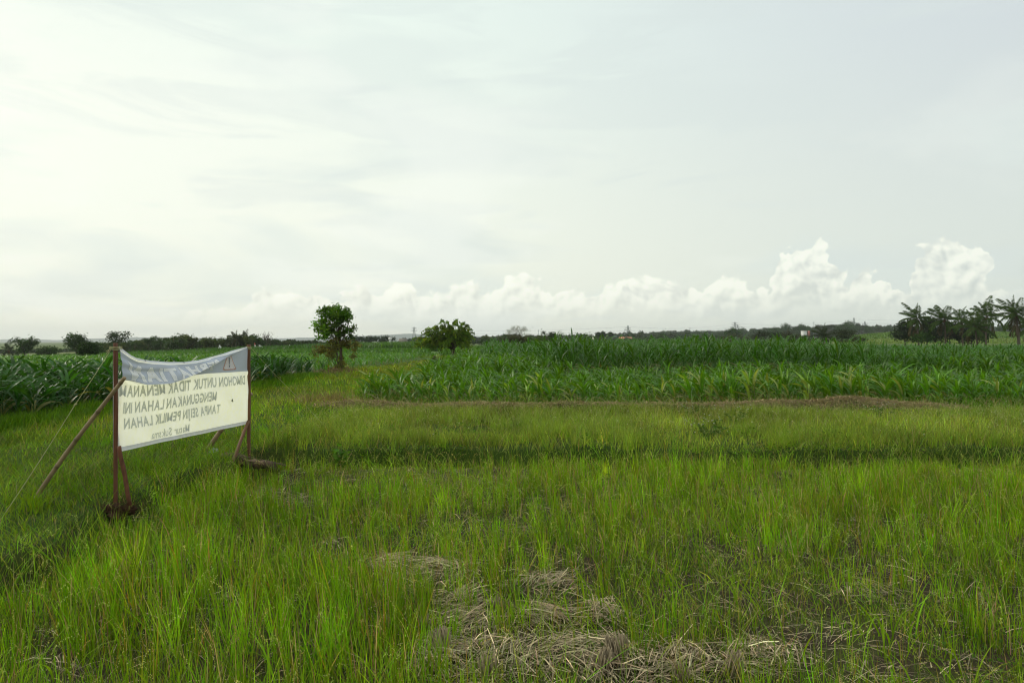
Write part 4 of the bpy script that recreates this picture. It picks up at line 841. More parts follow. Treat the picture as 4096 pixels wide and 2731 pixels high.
# spreading tree
D = 56.0; base = W3(453, 360, D); base.z = float(gz(base.x, D)); r = tag(empty('tree', base), 'low spreading tree with arching feathery branches at the end of the footpath', 'tree')
tw = lambda x, y: (410+x/31.36, 312.5+y/31.36)
P_ = lambda x, y: W3(*tw(x, y), D)-base
tm = MB(); lm = MB(); k_ = D/F; random.seed(11)
tips = [(930, 260), (1060, 230), (1230, 290), (1500, 250), (1690, 270), (1750, 370), (1620, 380), (1890, 510), (1750, 470), (1930, 620), (1800, 620), (470, 480), (620, 490), (830, 420), (760, 480), (1000, 400),
        (400, 640), (520, 600), (200, 750), (300, 800), (380, 760), (250, 950), (330, 1020), (450, 1080), (300, 1000), (600, 1080), (800, 1080), (560, 900), (700, 700), (900, 600), (1100, 500), (1300, 450), (1500, 520), (1650, 560),
        (1850, 720), (1700, 800), (1850, 900), (1650, 1000), (1500, 900), (1300, 800), (1100, 800), (900, 850), (700, 900), (1150, 960), (1000, 960), (1720, 1040), (1250, 620), (1400, 680), (500, 760), (650, 600), (1200, 360), (1400, 330),(1000,700),(800,760)]
for ti, (x_, y_) in enumerate(tips):
    y_ = min(y_, 930+60*random.random())
    dy = random.uniform(-1, 1)*1.3*(1-abs(x_-1150)/1100*.7); e = P_(x_, y_)+Vector((0, dy, 0)); s0 = Vector((random.gauss(0, .06), random.gauss(0, .06), .75+random.random()*.45)); mid = s0.lerp(e, .55)+Vector((0, 0, .25))
    pts = [s0*(1-q)**2+mid*(2*q*(1-q))+e*q*q for q in np.linspace(0, 1, 8)]; tube(tm, pts, np.linspace(.035, .008, 8), BK, 5)
    for sub in range(12):                         # arching sprays of leaflets
        q = random.uniform(.35, 1.0); o_ = s0*(1-q)**2+mid*(2*q*(1-q))+e*q*q; dd = (e-s0); dd.z *= .3; dd.normalize(); dd = (dd+Vector((random.gauss(0, .7), random.gauss(0, .7), random.gauss(.15, .3)))).normalized()
        L = random.uniform(.35, .62); m_ = 26; qq = np.linspace(0, 1, m_)[:, None]; C0 = np.array(o_)+np.array(dd)*L*qq+np.array([0, 0, -1])*L*.75*qq**2.2
        C0 = C0+rng.normal(0, .022, C0.shape); cc = vary((.115, .195, .012), 1, .34, .16); add_leaves(lm, C0, rng.normal(0, 1, (m_, 3))+np.array([0, 0, -.5]), .15, .078, np.repeat(cc, m_, 0))
for k in range(5): limb(tm, (random.gauss(0, .10), random.gauss(0, .10), -.1), (random.gauss(0, .1), random.gauss(0, .1), .95), .06, .045, BK, .05)
limb(tm, (.12, -.15, -.05), (-.10, -.1, .75), .02, .018, (.26, .22, .15), .02)
tm.build('trunk', M_BARK, r, True); tag(lm.build('crown', M_LEAF, r), kind='stuff')

def tree(label, px, top, bot, D, blobs, colr, leaf=.3, ncl=40, nlf=26, sig=None, trunk=True, name='tree', cat='tree', group=None, open_=.0, branches=8, tk=.12, shell=.6, zbase=None, asp=.5):
    k = D/F; zb = float(gz((px-CX)*k, D)); base = Vector(((px-CX)*k, D, zb)); r = tag(empty(name, base), label, cat, group)
    lm = MB(); sig = sig or .035*abs(bot-top)*k*1.6; crown(lm, blobs, D, ncl, nlf, leaf, colr, sig, rel=base, shell=shell, asp=asp); tag(lm.build('crown', M_LEAF, r), kind='stuff')
    if trunk:
        tm = MB(); topz = CH-(top-CY)*k-zb; hb = blobs[0]; j = Vector(((hb[0]-px)*k*.3, 0, max(.5, (topz)*.35))); limb(tm, (0, 0, -.2), j, tk, tk*.8, BK, .02)
        for q in range(branches):
            bb = random.choice(blobs); e = W3(bb[0]+random.uniform(-.7, .7)*bb[2], bb[1]+random.uniform(-.8, .6)*bb[3], D)-base+Vector((0, random.uniform(-.6, .6)*bb[2]*k, 0)); limb(tm, j, e, tk*.5, tk*.12, BK, .05)
        tm.build('trunk', M_BARK, r, True)
    return r
DG = (.030, .068, .012); MG = (.038, .066, .016)
tree('ragged dark tree standing alone near the left edge of the fields', 25, 337, 357, 120, [(22, 344, 7.5, 6), (31, 343, 7, 6), (26, 349, 8, 4.5), (17, 340, 3.5, 3), (30, 338.5, 3, 2)], DG, .36, 60, 26, .28)
tree('low umbrella-shaped dark tree right of the ragged one at left', 49, 346, 357, 118, [(48, 348.5, 9, 2.8), (51, 351, 7, 4), (42, 352, 4, 3.5)], DG, .34, 44, 24, .25)
tree('largest round dark tree of the left field, behind the low bushy one', 76, 332, 357, 110, [(75, 338, 9, 5.5), (82, 341, 6, 5), (69, 341, 5, 4), (74, 345, 8, 5)], DG, .32, 70, 26, .25)
tree('bushy dark green tree in front of the larger round one at left', 88, 340.5, 363, 58, [(86, 345, 8, 5), (92, 349, 7, 5), (83, 351, 8, 4.5), (94, 353, 5, 3)], (.024, .055, .010), .19, 70, 28, .14, tk=.09)
tree('rounded dark bush at the end of the left tree line', 97, 341, 356, 125, [(96, 345, 5, 4.5), (99, 350, 5, 4.5)], DG, .34, 30, 24, .25)
tree('high open-branched tree rising above the banner post', 118, 330, 352, 150, [(116, 333.5, 8, 3.2), (126, 334.5, 4.5, 2.5), (112, 337, 5, 3), (122, 339, 5, 2.5), (117, 343, 8, 4)], (.030, .056, .016), .42, 52, 22, .30, tk=.2, branches=14)
tree('pale bare-branched tree standing above the left tree line', 266, 329.5, 347, 160, [(266, 333, 5, 2.5), (262, 336.5, 5, 3), (270, 337, 5, 3.5), (266, 341, 6, 3)], (.085, .085, .06), .22, 22, 9, .36, tk=.2, branches=34, asp=.35)
tree('dark tree next to the bare-branched one in the left tree line', 254, 334, 347, 150, [(254, 337, 4.5, 3), (250, 341, 5, 3.5), (257, 341, 4.5, 3.5)], DG, .4, 34, 24, .3)
tree('brown half-bare tree with feathery top left of the small shed', 518, 324.5, 343, 100, [(517, 329, 8.5, 3.6), (510, 331.5, 5, 3), (524, 330, 5.5, 4)], (.11, .12, .04), .16, 44, 14, .20, tk=.11, branches=18, asp=.5)
tree('brownish scrub under the half-bare tree', 519, 334, 344, 98, [(516, 339, 9, 4), (523, 339.5, 8, 3.5), (512, 340, 5, 3)], (.05, .055, .022), .22, 60, 24, .2, name='shrub', cat='shrub')
tree('thin half-bare tree right of the brown half-bare one', 527, 332, 343, 105, [(527, 335, 4.5, 2.5), (531, 338, 4, 2)], (.10, .10, .05), .12, 16, 11, .16, tk=.08, branches=16)
tree('round green bush right of the half-bare trees', 540, 338, 343.5, 85, [(539, 341, 6, 3), (544, 342, 4, 2), (536, 342, 3.5, 2.2)], (.055, .105, .016), .17, 50, 26, .14, name='shrub', cat='shrub')
tree('small dark tree with one branch reaching left, near the grey shed', 551, 331.5, 342.5, 150, [(551.5, 334.5, 5.5, 2.6), (546, 333, 2.4, .9), (543, 331.8, 1.6, .7), (552, 338, 4.5, 3)], (.030, .058, .016), .32, 38, 22, .24, tk=.15)
tree('dark bush by the footpath just left of the spreading tree trunk', 434.5, 357.5, 366, 44, [(434, 361, 4.5, 2.6), (437, 363, 3, 2)], (.035, .05, .014), .09, 20, 24, .07, name='shrub', cat='shrub')
for nm, x_, w_ in (('flat umbrella-crowned tree just right of the lone tree', 358, 9), ('wide flat-crowned tree, middle of the three beyond the far corn', 371, 8), ('highest flat-crowned tree behind the white gable', 386, 9.5)):
    tree(nm, x_, 335, 346, 230, [(x_-2, 337.5+(x_ == 371)*.6, w_*.6, 1.3), (x_+w_*.5, 338.5, w_*.55, 1.6), (x_-w_*.4, 340.5, w_*.5, 2)], (.030, .052, .022), .55, 44, 20, .42, branches=10, tk=.3)
tree('dark round tree rising from the right tree line below the twin pylons', 732, 328.5, 337, 330, [(731, 332, 6.5, 3.2), (736, 334, 5, 3)], DG, .8, 50, 24, .65)
tree('flat-topped dark tree between the far palm shrubs', 769, 331, 341, 200, [(766, 333.5, 7, 2), (774, 334.5, 8, 2.2), (780, 337, 5, 3)], (.026, .045, .014), .5, 50, 24, .36)
tree('big feathery olive bush left of the sloping field', 843, 327.5, 342, 150, [(840, 333, 9, 5), (848, 334, 8, 5), (834, 337, 7, 4), (846, 339, 10, 3.5)], (.040, .058, .018), .30, 110, 28, .26, name='shrub', cat='shrub')
tree('low grey-green bush at the right foot of the big feathery bush', 858, 335, 342, 145, [(857, 338.5, 6, 3), (863, 339.5, 4, 2.4)], (.055, .07, .03), .28, 40, 22, .22, name='shrub', cat='shrub')
tree('low dull green scrub below the palm shrub right of centre', 790, 334, 342, 150, [(783, 338, 9, 4), (795, 338, 9, 4), (806, 339, 6, 3)], (.040, .055, .02), .3, 80, 24, .25, name='shrub', cat='shrub')
tree('rust-brown shrub sticking up from the tall corn', 726, 337.5, 344, 95, [(725, 340, 3.4, 2.4), (730, 341.5, 2.6, 2)], (.075, .045, .022), .2, 22, 20, .15, name='shrub', cat='shrub')
for lab, bl, Dd in (('dense dark tree left behind the first palm', [(905, 326, 8, 7), (912, 334, 10, 7), (900, 335, 9, 6)], 128), ('rounded dark tree between the first two palms', [(927, 322, 8, 7), (934, 325, 8, 8), (930, 334, 13, 8)], 132),
                    ('dark undergrowth tree behind the middle palms', [(950, 328, 10, 8), (958, 333, 12, 8), (945, 336, 14, 6)], 134), ('dark thicket behind the leaning palms', [(972, 328, 10, 9), (982, 333, 10, 8), (972, 337, 18, 6)], 134)):
    tree(lab, bl[0][0], min(b_[1]-b_[3] for b_ in bl), 341, Dd, bl, (.020, .036, .010), .42, 95, 26, .32, group='dark trees behind the palms')
tree('bright green bush low between the first palms', 922, 332, 341, 116, [(920, 337, 7, 4), (928, 336.5, 6, 4.5)], (.035, .085, .012), .3, 50, 24, .22, name='shrub', cat='shrub')

# ------------------------------------------------------------------ palms
def frond(lm, sm, o_, az, el0, L, droop, wind, colr, nl=56, lf=.21, lw=.050):
    pts = []; p = Vector(o_); th = el0
    for k in range(13):
        q = k/12; th = el0-droop*q**1.4; d = Vector((math.cos(az)*math.cos(th), math.sin(az)*math.cos(th), math.sin(th)))+Vector((wind*q*1.4, 0, 0)); d.normalize(); pts.append(p.copy()); p = p+d*L/12
    tube(sm, pts, np.linspace(.035, .008, 13), (.10, .11, .04), 4, False); C0 = []; D0 = []; LL = []
    for k in range(nl):
        q = .12+.88*k/nl; f = q*12; i_ = min(11, int(f)); c = pts[i_].lerp(pts[i_+1], f-i_); ax = (pts[i_+1]-pts[i_]).normalized(); sd_ = ax.cross(Vector((0, 0, 1)))
        if sd_.length < .05: sd_ = Vector((1, 0, 0))
        sd_.normalize()
        for sg in (-1, 1):
            dv = (sd_*sg*.9+ax*.75+Vector((wind*1.1+random.gauss(0, .12), random.gauss(0, .12), -.80+random.gauss(0, .15)))); C0.append(c[:]); D0.append(dv[:]); LL.append(L*lf*(.45+.9*math.sin(math.pi*min(1, q*.9+.08)))*random.uniform(.85, 1.1))
    add_leaves(lm, np.array(C0), np.array(D0), np.array(LL), L*lw*.55, vary(colr, len(C0), .15, .1))
def palm(label, px, cy, bpx, D, L, nf, name='palm_tree', colr=(.056, .105, .016), wind=-.55, up=1.0, dead=4, group='coconut palms at the right', seed=0, trunk_r=.13):
    random.seed(seed); k = D/F; base = Vector(((bpx-CX)*k, D, 0)); base.z = float(gz(base.x, D)); top = W3(px, cy, D)-base; r = tag(empty(name, base), label, 'palm tree', group)
    tm = MB(); pts = [Vector((top.x*q**1.5, 0, -.2+(top.z+.2)*q)) for q in np.linspace(0, 1, 9)]; tube(tm, pts, np.linspace(trunk_r*1.25, trunk_r*.8, 9), (.13, .10, .075), 9); tm.build('trunk', M_BARK, r, True)
    for f in range(nf):
        lm = MB(); sm = MB(); az = f*2.399+random.uniform(-.3, .3); q = f/nf; el0 = R(88-150*q+random.uniform(-8, 8)); wv = wind*random.uniform(.35, .85)*(.35+.65*(1-q))
        frond(lm, sm, top, az, el0, L*random.uniform(.72, 1.12), R(random.uniform(28, 85)+(0 if q < .6 else 15)), wv, colr if q < .85 else (.085, .07, .035))
        lm.f += [f_+lm.n for f_ in sm.f]; lm.v += sm.v; lm.c += sm.c; lm.n += sm.n
        lm.build('frond', M_LEAF, r)
    nm = MB()
    for q in range(9): a = random.uniform(0, 6.28); c = top+Vector((math.cos(a)*.28, math.sin(a)*.28, -.25-random.random()*.25)); tube(nm, [c+Vector((0, 0, -.13)), c+Vector((0, 0, -.06)), c+Vector((0, 0, .06)), c+Vector((0, 0, .13))], [.02, .11, .11, .02], (.13, .075, .03), 6)
    tag(nm.build('coconuts', M_BARK, r), kind='stuff')
palm('leftmost coconut palm, slender pale trunk in front of dark trees', 917, 318, 919, 118, 3.3, 20, seed=1)
palm('coconut palm with fronds swept left, second from the left', 945, 319, 946, 116, 3.6, 20, seed=2)
palm('short coconut palm half hidden between its taller neighbours', 962, 320, 963, 128, 3.0, 16, seed=3)
palm('low broad coconut palm with drooping fronds in front of the thicket', 975, 326, 978, 108, 3.3, 20, seed=4, wind=-.35)
palm('tall coconut palm with pale curled fronds, third from the right edge', 987, 316, 986, 120, 3.6, 20, seed=5, wind=-.45)
palm('tallest coconut palm with bare pale trunk at the right edge', 1016, 313.5, 1019.5, 105, 3.6, 22, seed=6, trunk_r=.19)
palm('coconut palm with drooping fronds cut off by the right edge of the picture', 1032, 326, 1030, 112, 3.4, 18, seed=7)
palm('bushy dwarf palm rising from the scrub right of centre', 824, 336, 824, 140, 2.9, 22, 'palm_shrub', (.034, .055, .018), -.15, group='palms beyond the corn', seed=8)
palm('dull palm at the left of the far scrub', 787, 336, 787, 155, 2.1, 18, 'palm_shrub', (.05, .055, .022), -.2, group='palms beyond the corn', seed=9)
palm('small palm left of the flat-topped tree', 757, 336, 757, 190, 2.2, 14, 'palm_shrub', (.032, .045, .018), -.2, group='palms beyond the corn', seed=10)
palm('small palm in front of the flat-topped tree', 763, 336.5, 763, 190, 2.0, 14, 'palm_shrub', (.032, .045, .018), -.2, group='palms beyond the corn', seed=11)
palm('palm whose fronds show over the tree line left of the bare tree', 236, 338.5, 236, 150, 2.6, 14, 'palm_tree', (.040, .055, .020), -.2, group='palms in the left tree line', seed=12)
palm('palm in the tree line above the right end of the banner', 246, 339.5, 246, 152, 2.4, 14, 'palm_tree', (.040, .055, .020), -.2, group='palms in the left tree line', seed=13)
palm('small palm at the far left edge of the picture', 8, 349, 8, 150, 2.2, 14, 'palm_tree', (.032, .05, .02), -.1, group='palms in the left tree line', seed=14)
# fan palms with ball crowns
random.seed(21)
for px, cy, D_, lab in ((598, 334, 330, 'widest of the three round-headed fan palms'), (603.3, 333.6, 330, 'slender round-headed fan palm, middle of three'), (611, 334, 330, 'round-headed fan palm right of its two neighbours')):
    tree(lab, px, cy-2.5, 340, D_, [(px, cy, 2.1 if px > 600 else 3.0, 2.3)], (.026, .046, .022), .7, 22, 22, .28, name='palm_tree', cat='palm tree', group='fan palms on the skyline', branches=1, tk=.22)

# ------------------------------------------------------------------ far tree line, one object per tree
def tree_template(kind):
    lm = MB(); tm = MB(); 
    def cl(c, r, n_c, nl, leaf, col, sg):
        u = rng.normal(size=(n_c, 3)); u /= np.linalg.norm(u, axis=1, keepdims=True); c_ = np.array(c)+u*rng.uniform(.4, 1, n_c)[:, None]*np.array(r); i_ = np.repeat(np.arange(n_c), nl); cc = vary(col, n_c, .28, .12)
        add_leaves(lm, c_[i_]+rng.normal(0, sg, (len(i_), 3)), rng.normal(0, 1, (len(i_), 3)), leaf*rng.uniform(.7, 1.3, len(i_)), leaf*.6, cc[i_])
    if kind == 'round':
        for q in range(4): cl((rng.uniform(-.22, .22), rng.uniform(-.2, .2), rng.uniform(.5, .78)), (.24, .24, .19), 12, 14, .075, (.036, .074, .016), .05)
        cl((0, 0, .35), (.35, .3, .25), 16, 14, .08, (.034, .066, .016), .06)
    elif kind == 'spread':
        for q in range(5): cl((rng.uniform(-.4, .4), rng.uniform(-.3, .3), rng.uniform(.62, .85)), (.2, .2, .09), 9, 12, .07, (.036, .072, .020), .04)
        cl((0, 0, .35), (.45, .35, .2), 16, 12, .08, (.034, .062, .016), .06)
    elif kind == 'bamboo':
        for q in range(14):
            a = rng.uniform(0, 6.28); rr = rng.uniform(.1, .45); pts = [Vector((.1*math.cos(a)*rr, .1*math.sin(a)*rr, 0)), Vector((rr*.4*math.cos(a), rr*.4*math.sin(a), .6)), Vector((rr*math.cos(a), rr*math.sin(a), rng.uniform(.75, 1.02)))]
            tube(tm, pts, [.008, .006, .003], (.10, .11, .05), 3)
            for z_ in np.linspace(.35, 1, 7): c = pts[0]*(1-z_)**2+pts[1]*2*z_*(1-z_)+pts[2]*z_*z_; cl(c, (.08, .08, .08), 3, 8, .075, (.065, .090, .022), .035)
    elif kind == 'palm':
        for q in range(14):
            a = q*2.4; qs = np.linspace(0, 1, 18)[:, None]; el_ = rng.uniform(-.2, 1.1); d_ = np.array([math.cos(a)*math.cos(el_), math.sin(a)*math.cos(el_), math.sin(el_)]); C0 = np.array([0, 0, .84])+d_*.36*qs+np.array([-.06, 0, -.24])*qs**2
            add_leaves(lm, C0, rng.normal(0, .8, (18, 3))+np.array([0, 0, -.9]), .13, .04, vary((.034, .050, .02), 18, .2, .1))
    tube(tm, [Vector((0, 0, -.05)), Vector((.01, 0, .4)), Vector((0, 0, .8 if kind in ('palm', 'round') else .62))], [.022, .018, .010], BK, 5)
    return lm.data('crown', M_LEAF), tm.data('trunk', M_BARK)
TT = {k: [tree_template(k) for _ in range(3)] for k in ('round', 'spread', 'bamboo', 'palm')}
KL = {'round': 'leafy tree', 'spread': 'wide-crowned tree', 'bamboo': 'feathery olive bamboo clump', 'palm': 'palm tree'}
def treeline(n, px0, px1, tops, D0, D1, kinds, where, group, hjit=.12, width=1.0, low=0.0):
    for k in range(n):
        px = px0+(px1-px0)*(k+random.random())/n; D_ = random.uniform(D0, D1); ty = np.interp(px, [a for a, _ in tops], [b_ for _, b_ in tops]); kd = random.choice(kinds)
        x = (px-CX)/F*D_; zb = float(gz(x, D_)); h = (CH-(ty-CY)*D_/F-zb)*random.uniform(1-hjit*1.8-low, 1+hjit); h = max(h, 1.0); v = random.choice(TT[kd]); nm = {'bamboo': 'bamboo', 'palm': 'palm_tree'}.get(kd, 'tree')
        r = tag(empty(nm, (x, D_, zb)), f'{KL[kd]} {where}', 'palm tree' if kd == 'palm' else ('bamboo' if kd == 'bamboo' else 'tree'), f'{kd} {group}')
        w = h*random.uniform(.85, 1.3)*width; r.scale = (w, w, h); r.rotation_euler = (0, 0, random.uniform(0, 6.28))
        for nm2, dt in (('crown', v[0]), ('trunk', v[1])):
            o = bpy.data.objects.new(nm2, dt); COL.objects.link(o); o.parent = r
            if nm2 == 'crown': o['kind'] = 'stuff'
random.seed(5)
treeline(20, 98, 180, [(98, 343), (125, 341), (150, 337), (165, 335), (180, 336)], 138, 165, ['round', 'round', 'spread', 'bamboo'], 'in the dark tree line behind the banner', 'trees behind the banner', hjit=.16)
treeline(34, 172, 300, [(172, 336), (200, 338), (240, 336.5), (254, 335), (275, 338), (300, 339)], 140, 170, ['round', 'bamboo', 'bamboo', 'round', 'palm'], 'in the tree line between the banner and the lone tree', 'trees right of the banner', hjit=.18)
treeline(14, 296, 345, [(296, 340), (345, 341)], 200, 240, ['round', 'bamboo', 'spread'], 'in the low tree line just left of the lone tree', 'trees behind the lone tree')
treeline(12, -20, 70, [(-20, 349), (10, 350), (40, 351), (70, 351)], 150, 185, ['round', 'spread', 'palm'], 'low on the far left skyline', 'trees at the far left')
treeline(16, 395, 470, [(395, 340), (420, 340.5), (440, 338), (470, 336)], 330, 420, ['round', 'spread'], 'on the skyline behind the spreading tree', 'trees behind the spreading tree')
treeline(34, 462, 560, [(462, 336), (480, 337.5), (510, 335), (560, 337.5)], 190, 270, ['round', 'round', 'bamboo'], 'on the skyline around the half-bare tree', 'trees at the centre left', hjit=.18)
treeline(40, 555, 660, [(555, 337), (580, 334.5), (592, 333), (610, 335.5), (660, 336)], 330, 420, ['round', 'round', 'spread'], 'in the tree line left of the orange roof', 'trees at the centre')
treeline(60, 636, 800, [(636, 333), (665, 330.5), (690, 331.5), (740, 329), (775, 328), (800, 327)], 560, 800, ['round', 'round', 'palm', 'spread'], 'on the far wooded rise right of centre', 'trees on the far rise', hjit=.16)
treeline(46, 775, 915, [(775, 327), (792, 324), (810, 325.5), (825, 323), (850, 322.5), (870, 324.5), (890, 324.5), (915, 327)], 480, 640, ['round', 'palm', 'palm', 'spread', 'round'], 'on the ridge behind the far bushes and sloping fields', 'trees on the ridge', hjit=.16)
treeline(16, 985, 1060, [(985, 326), (1010, 324), (1060, 322)], 420, 520, ['round', 'palm'], 'on the ridge seen past the coconut palms', 'trees behind the palms')
treeline(24, 690, 830, [(690, 334.5), (730, 334), (780, 334), (830, 333)], 260, 340, ['round', 'bamboo', 'palm'], 'among the scrub below the wooded rise', 'scrub trees right of centre')
# unbroken wood behind the single trees
def wood(label, px0, px1, tops, D, n, colr, leaf):
    px = px0+(px1-px0)*rng.random(n); y = D*rng.uniform(.98, 1.1, n); x = (px-CX)/F*y; zb = gz(x, y); ty = np.interp(px, [a for a, _ in tops], [b_ for _, b_ in tops])+.9*vn(px, px*0, 5, 97)+.6*vn(px, px*0, 1.7, 98)
    zt = CH-(ty-CY)*y/F; z = zb+(zt-zb)*rng.random(n)**.8; mb = MB(); add_leaves(mb, np.stack([x, y, z], 1), rng.normal(0, 1, (n, 3)), leaf, leaf*.7, vary(colr, n, .25, .1)*np.exp(.25*vn(px, z, 3, 99))[:, None])
    tag(mb.build('wood', M_LEAF), label, 'wood', kind='stuff')
wood('dense dark wood closing the fields behind the banner', 92, 345, [(92, 346), (125, 344), (165, 342), (240, 343), (300, 343), (345, 343)], 176, 22000, (.026, .044, .014), 1.0)
wood('hazy low wood on the far left skyline', -60, 100, [(-60, 351), (60, 352), (100, 350)], 230, 8000, (.035, .055, .03), 1.2)
wood('far wood along the skyline left and right of the centre', 400, 690, [(400, 340.5), (470, 338), (510, 337), (600, 336.5), (690, 335)], 440, 22000, (.028, .046, .018), 2.2)
wood('hazy wood covering the far rise at right', 600, 1120, [(600, 336), (650, 333), (700, 332.5), (780, 329.5), (850, 326), (910, 328), (1000, 327), (1120, 326)], 850, 40000, (.030, .050, .022), 4.0)

# ------------------------------------------------------------------ buildings, shed, flags
def hut(name, label, px, py_bot, D, w, dpt, h, roof_h, wallc, roofc, cat, over=.2, zoff=None):
    k = D/F; x = (px-CX)*k; zb = CH-(py_bot-CY)*k; zg = float(gz(x, D)); r = tag(empty(name, (x, D, zg)), label, cat); mb = MB(); hb = zb-zg; box(mb, (0, 0, (hb+h)/2-.2), (w, dpt, hb+h+.4), wallc); mb.build('wall', M_PAINT, r)
    mb = MB(); z0 = hb+h; W_, Dp = w/2+over, dpt/2+over; V = [(-W_, -Dp, z0), (W_, -Dp, z0), (W_, Dp, z0), (-W_, Dp, z0), (-W_, 0, z0+roof_h), (W_, 0, z0+roof_h), (-W_, -Dp, z0+.12), (W_, -Dp, z0+.12), (W_, Dp, z0+.12), (-W_, Dp, z0+.12)]
    mb.add(V, np.array([[6, 7, 5, 4], [8, 9, 4, 5], [0, 1, 7, 6], [2, 3, 9, 8], [3, 2, 1, 0]]), roofc); n0 = 0; mb.f.append(np.array([[6, 4, 9], [7, 8, 5]])); mb.f.append(np.array([[0, 6, 9, 3], [1, 2, 8, 7]])); mb.build('roof', M_PAINT, r)
    mb = MB(); box(mb, (w*.18, -dpt/2-.02, hb+h*.45), (w*.12, .06, h*.7), (.03, .03, .03)); mb.build('door', M_PAINT, r)
    for sx in (-.28, -.05): mb = MB(); box(mb, (w*sx, -dpt/2-.02, hb+h*.55), (w*.1, .06, h*.35), (.04, .045, .05)); mb.build('window', M_PAINT, r)
    return r
hut('field_shed', 'small open grey shed with metal roof in the far corn', 563, 342.0, 200, 1.9, 1.4, .35, .35, (.10, .10, .09), (.34, .38, .42), 'shed')
hut('house', 'low house with long orange-pink tiled roof in the centre tree line', 625.5, 338.9, 370, 6.0, 6, .3, 1.0, (.35, .30, .25), (.62, .26, .17), 'house', .4)
hut('house', 'dark-roofed house left of the orange roof', 614.5, 338.5, 378, 2.6, 3, 1.2, .7, (.12, .12, .12), (.10, .11, .12), 'house')
hut('house', 'greyish thatched roof showing over the far corn left of the spreading tree', 403, 342, 300, 3.0, 4, .2, 1.5, (.25, .22, .18), (.17, .15, .12), 'house')
h_ = hut('house', 'white two-storey house on the wooded rise', 804, 331.3, 470, 2.0, 5, .6, .10, (.62, .62, .60), (.70, .70, .68), 'house')
hut('house', 'small building with red wall right of the white house', 809.0, 331.3, 470, .35, 3, .6, .12, (.30, .10, .07), (.5, .4, .38), 'house', .06)
hut('house', 'white gable of a small house among the flat-crowned trees', 390, 339.4, 225, .6, 1, .1, .8, (.75, .75, .72), (.55, .53, .5), 'house')
# small shrine
k = 260/F; r = tag(empty('shrine', ((593-CX)*k, 260, float(gz((593-CX)*k, 260)))), 'tiny white and orange shrine at the edge of the far corn', 'shrine'); mb = MB(); box(mb, (0, 0, 1.2), (.8, .8, 2.4), (.75, .68, .5)); box(mb, (.5, 0, 1.2), (.45, .7, 2.0), (.7, .28, .14)); mb.build('body', M_PAINT, r)
mb = MB(); tube(mb, [(0, 0, 2.4), (0, 0, 2.7), (0, 0, 3.6)], [.55, .35, .03], (.7, .66, .5), 8); mb.build('roof', M_PAINT, r)
def flag(label, px, py0, py1, D, w, colr, top=None, lean=0.0):
    k = D/F; x = (px-CX)*k; zg = float(gz(x, D)); z1 = CH-(py0-CY)*k; z0 = CH-(py1-CY)*k; r = tag(empty('flag', (x, D, zg)), label, 'flag', 'flags in the far left fields'); mb = MB(); tube(mb, [(0, 0, 0), (lean*.2, 0, z1-zg)], .025, (.2, .18, .12), 5); mb.build('pole', M_PAINT, r)
    mb = MB(); n = 8; V = []; 
    for i in range(n+1):
        q = i/n; zz = (z0-zg)+(z1-z0)*q; ww = w*(1-.75*q**1.5) ; V += [(lean*(1-q)+.03*math.sin(5*q), .0, zz), (lean*(1-q)+ww+.04*math.sin(7*q), .05*math.sin(6*q), zz)]
    c = np.array([colr if (i//2)/n < .72 or top is None else top for i in range(2*n+2)]); mb.add(V, np.array([[2*i, 2*i+1, 2*i+3, 2*i+2] for i in range(n)]), c); mb.build('cloth', M_PAINT, r)
flag('tall white feather flag with red tip', 254.3, 342.4, 349, 125, .42, (.85, .82, .78), (.55, .08, .06))
flag('short white flag right of the red-tipped one', 258.6, 344.5, 347.2, 125, .9, (.8, .8, .76)); flag('small white flag against the trees above the middle of the banner', 219, 344.5, 347.6, 122, .6, (.85, .85, .82), lean=-.2)
flag('tiny white flag farthest right on the corn', 289, 344.2, 346.4, 130, .45, (.75, .75, .7))
flag('white cloth tied at the foot of the bushy tree at left', 84.6, 362.3, 366, 56, .28, (.75, .72, .66), lean=.1)

# ------------------------------------------------------------------ pylons and power lines
def pylon(label, px, top, D, w=5.0, arms=3, name='pylon', thin=.22):
    k = D/F; x = (px-CX)*k; zg = float(gz(x, D)); H = CH-(top-CY)*k-zg; r = tag(empty(name, (x, D, zg)), label, 'pylon' if name == 'pylon' else 'mast', 'pylons and masts on the skyline'); mb = MB(); c = (.28, .30, .30)
    hw = lambda q: w/2*(1-q)**1.1+.35
    for sx in (-1, 1):
        for sy in (-1, 1): tube(mb, [(sx*hw(q), sy*hw(q), H*q) for q in np.linspace(0, 1, 7)], thin, c, 4)
    for i in range(7):
        a, b_ = i/7, (i+1)/7
        for s in (-1, 1): tube(mb, [(-hw(a)*s, -hw(a), H*a), (hw(b_)*s, -hw(b_), H*b_)], thin*.6, c, 4)
    mb.build('tower', M_STEEL, r)
    for i in range(arms):
        mb = MB(); z = H*(.72+.11*i); L = w*(.85-.12*i); tube(mb, [(-L, 0, z), (0, 0, z+.6), (L, 0, z)], thin, c, 4); mb.build('crossarm', M_STEEL, r)
    return Vector((x, D, zg+H*.93))
t1 = pylon('pale distant pylon left of the spreading tree', 414, 326.5, 900, 5); t2 = pylon('tower rising behind the palm tuft at the centre', 628, 325, 700, 4, 2)
t3 = pylon('larger of the twin pylons on the far rise', 735, 321.5, 900, 6); t4 = pylon('smaller of the twin pylons, just right of the larger one', 737.8, 324, 1050, 6)
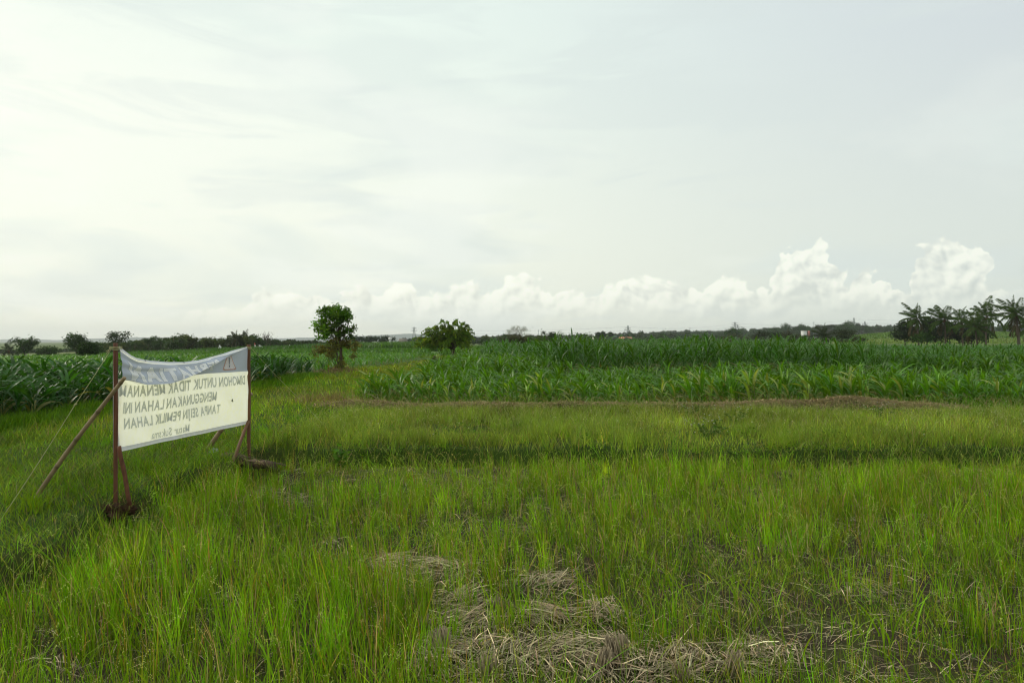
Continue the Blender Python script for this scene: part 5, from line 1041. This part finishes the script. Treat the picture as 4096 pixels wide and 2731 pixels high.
t5 = pylon('tallest pylon left of the coconut palms', 854, 317.5, 800, 6, 1); t6 = pylon('short pylon right of the tallest one', 865, 321, 900, 5, 2)
for px, tp, D_, lab in ((538.5, 329, 800, 'thin mast above the skyline right of the half-bare trees'), (625, 328, 700, 'thin mast immediately left of the central tower'), (690, 326.5, 850, 'thin mast between the central tower and the twin pylons'), (814, 321, 750, 'thin mast above the dwarf palm')):
    k = D_/F; x = (px-CX)*k; zg = float(gz(x, D_)); H = CH-(tp-CY)*k-zg; r = tag(empty('mast', (x, D_, zg)), lab, 'mast', 'thin masts on the skyline'); mb = MB(); tube(mb, [(0, 0, 0), (0, 0, H)], [.35, .22], (.28, .30, .30), 5); mb.build('pole', M_STEEL, r); mb = MB(); tube(mb, [(-.9, 0, H*.9), (.9, 0, H*.9)], .15, (.28, .3, .3), 4); mb.build('crossarm', M_STEEL, r)
for a, b_, lab in ((t1, t2, 'faint power line running from the left pylon to the central tower'), (t2, t3, 'faint power line between the central tower and the twin pylons'), (t3, t5, 'faint power line between the twin pylons and the tallest one'), (t5, t5+Vector((420, 150, 8)), 'faint power line leading right from the tallest pylon')):
    mb = MB()
    for dz in (0, -4):
        tube(mb, [a.lerp(b_, q)+Vector((0, 0, dz-4*4*q*(1-q))) for q in np.linspace(0, 1, 30)], .07, (.25, .27, .27), 3)
    tag(mb.build('power_line', M_STEEL), lab, 'power line', 'power lines on the skyline')

# ------------------------------------------------------------------ evening haze over the plain
mb = MB(); box(mb, (0, 2130, 36.0), (16000, 4400, 100), (1, 1, 1)); hz_ = mb.build('haze', M_PAINT); hz_.data.materials.clear()
m = bpy.data.materials.new('haze'); m.use_nodes = True; t = NT(m.node_tree); t.n.clear()
v = t.add('ShaderNodeVolumePrincipled'); v.inputs['Color'].default_value = (0.97, 1.0, 1.0, 1); v.inputs['Anisotropy'].default_value = 0.3; v.inputs['Density'].default_value = HAZE
ou = t.add('ShaderNodeOutputMaterial'); t.l.new(v.outputs[0], ou.inputs['Volume']); hz_.data.materials.append(m)
tag(hz_, 'thin evening haze softening the far tree lines and hills', 'haze', kind='stuff')
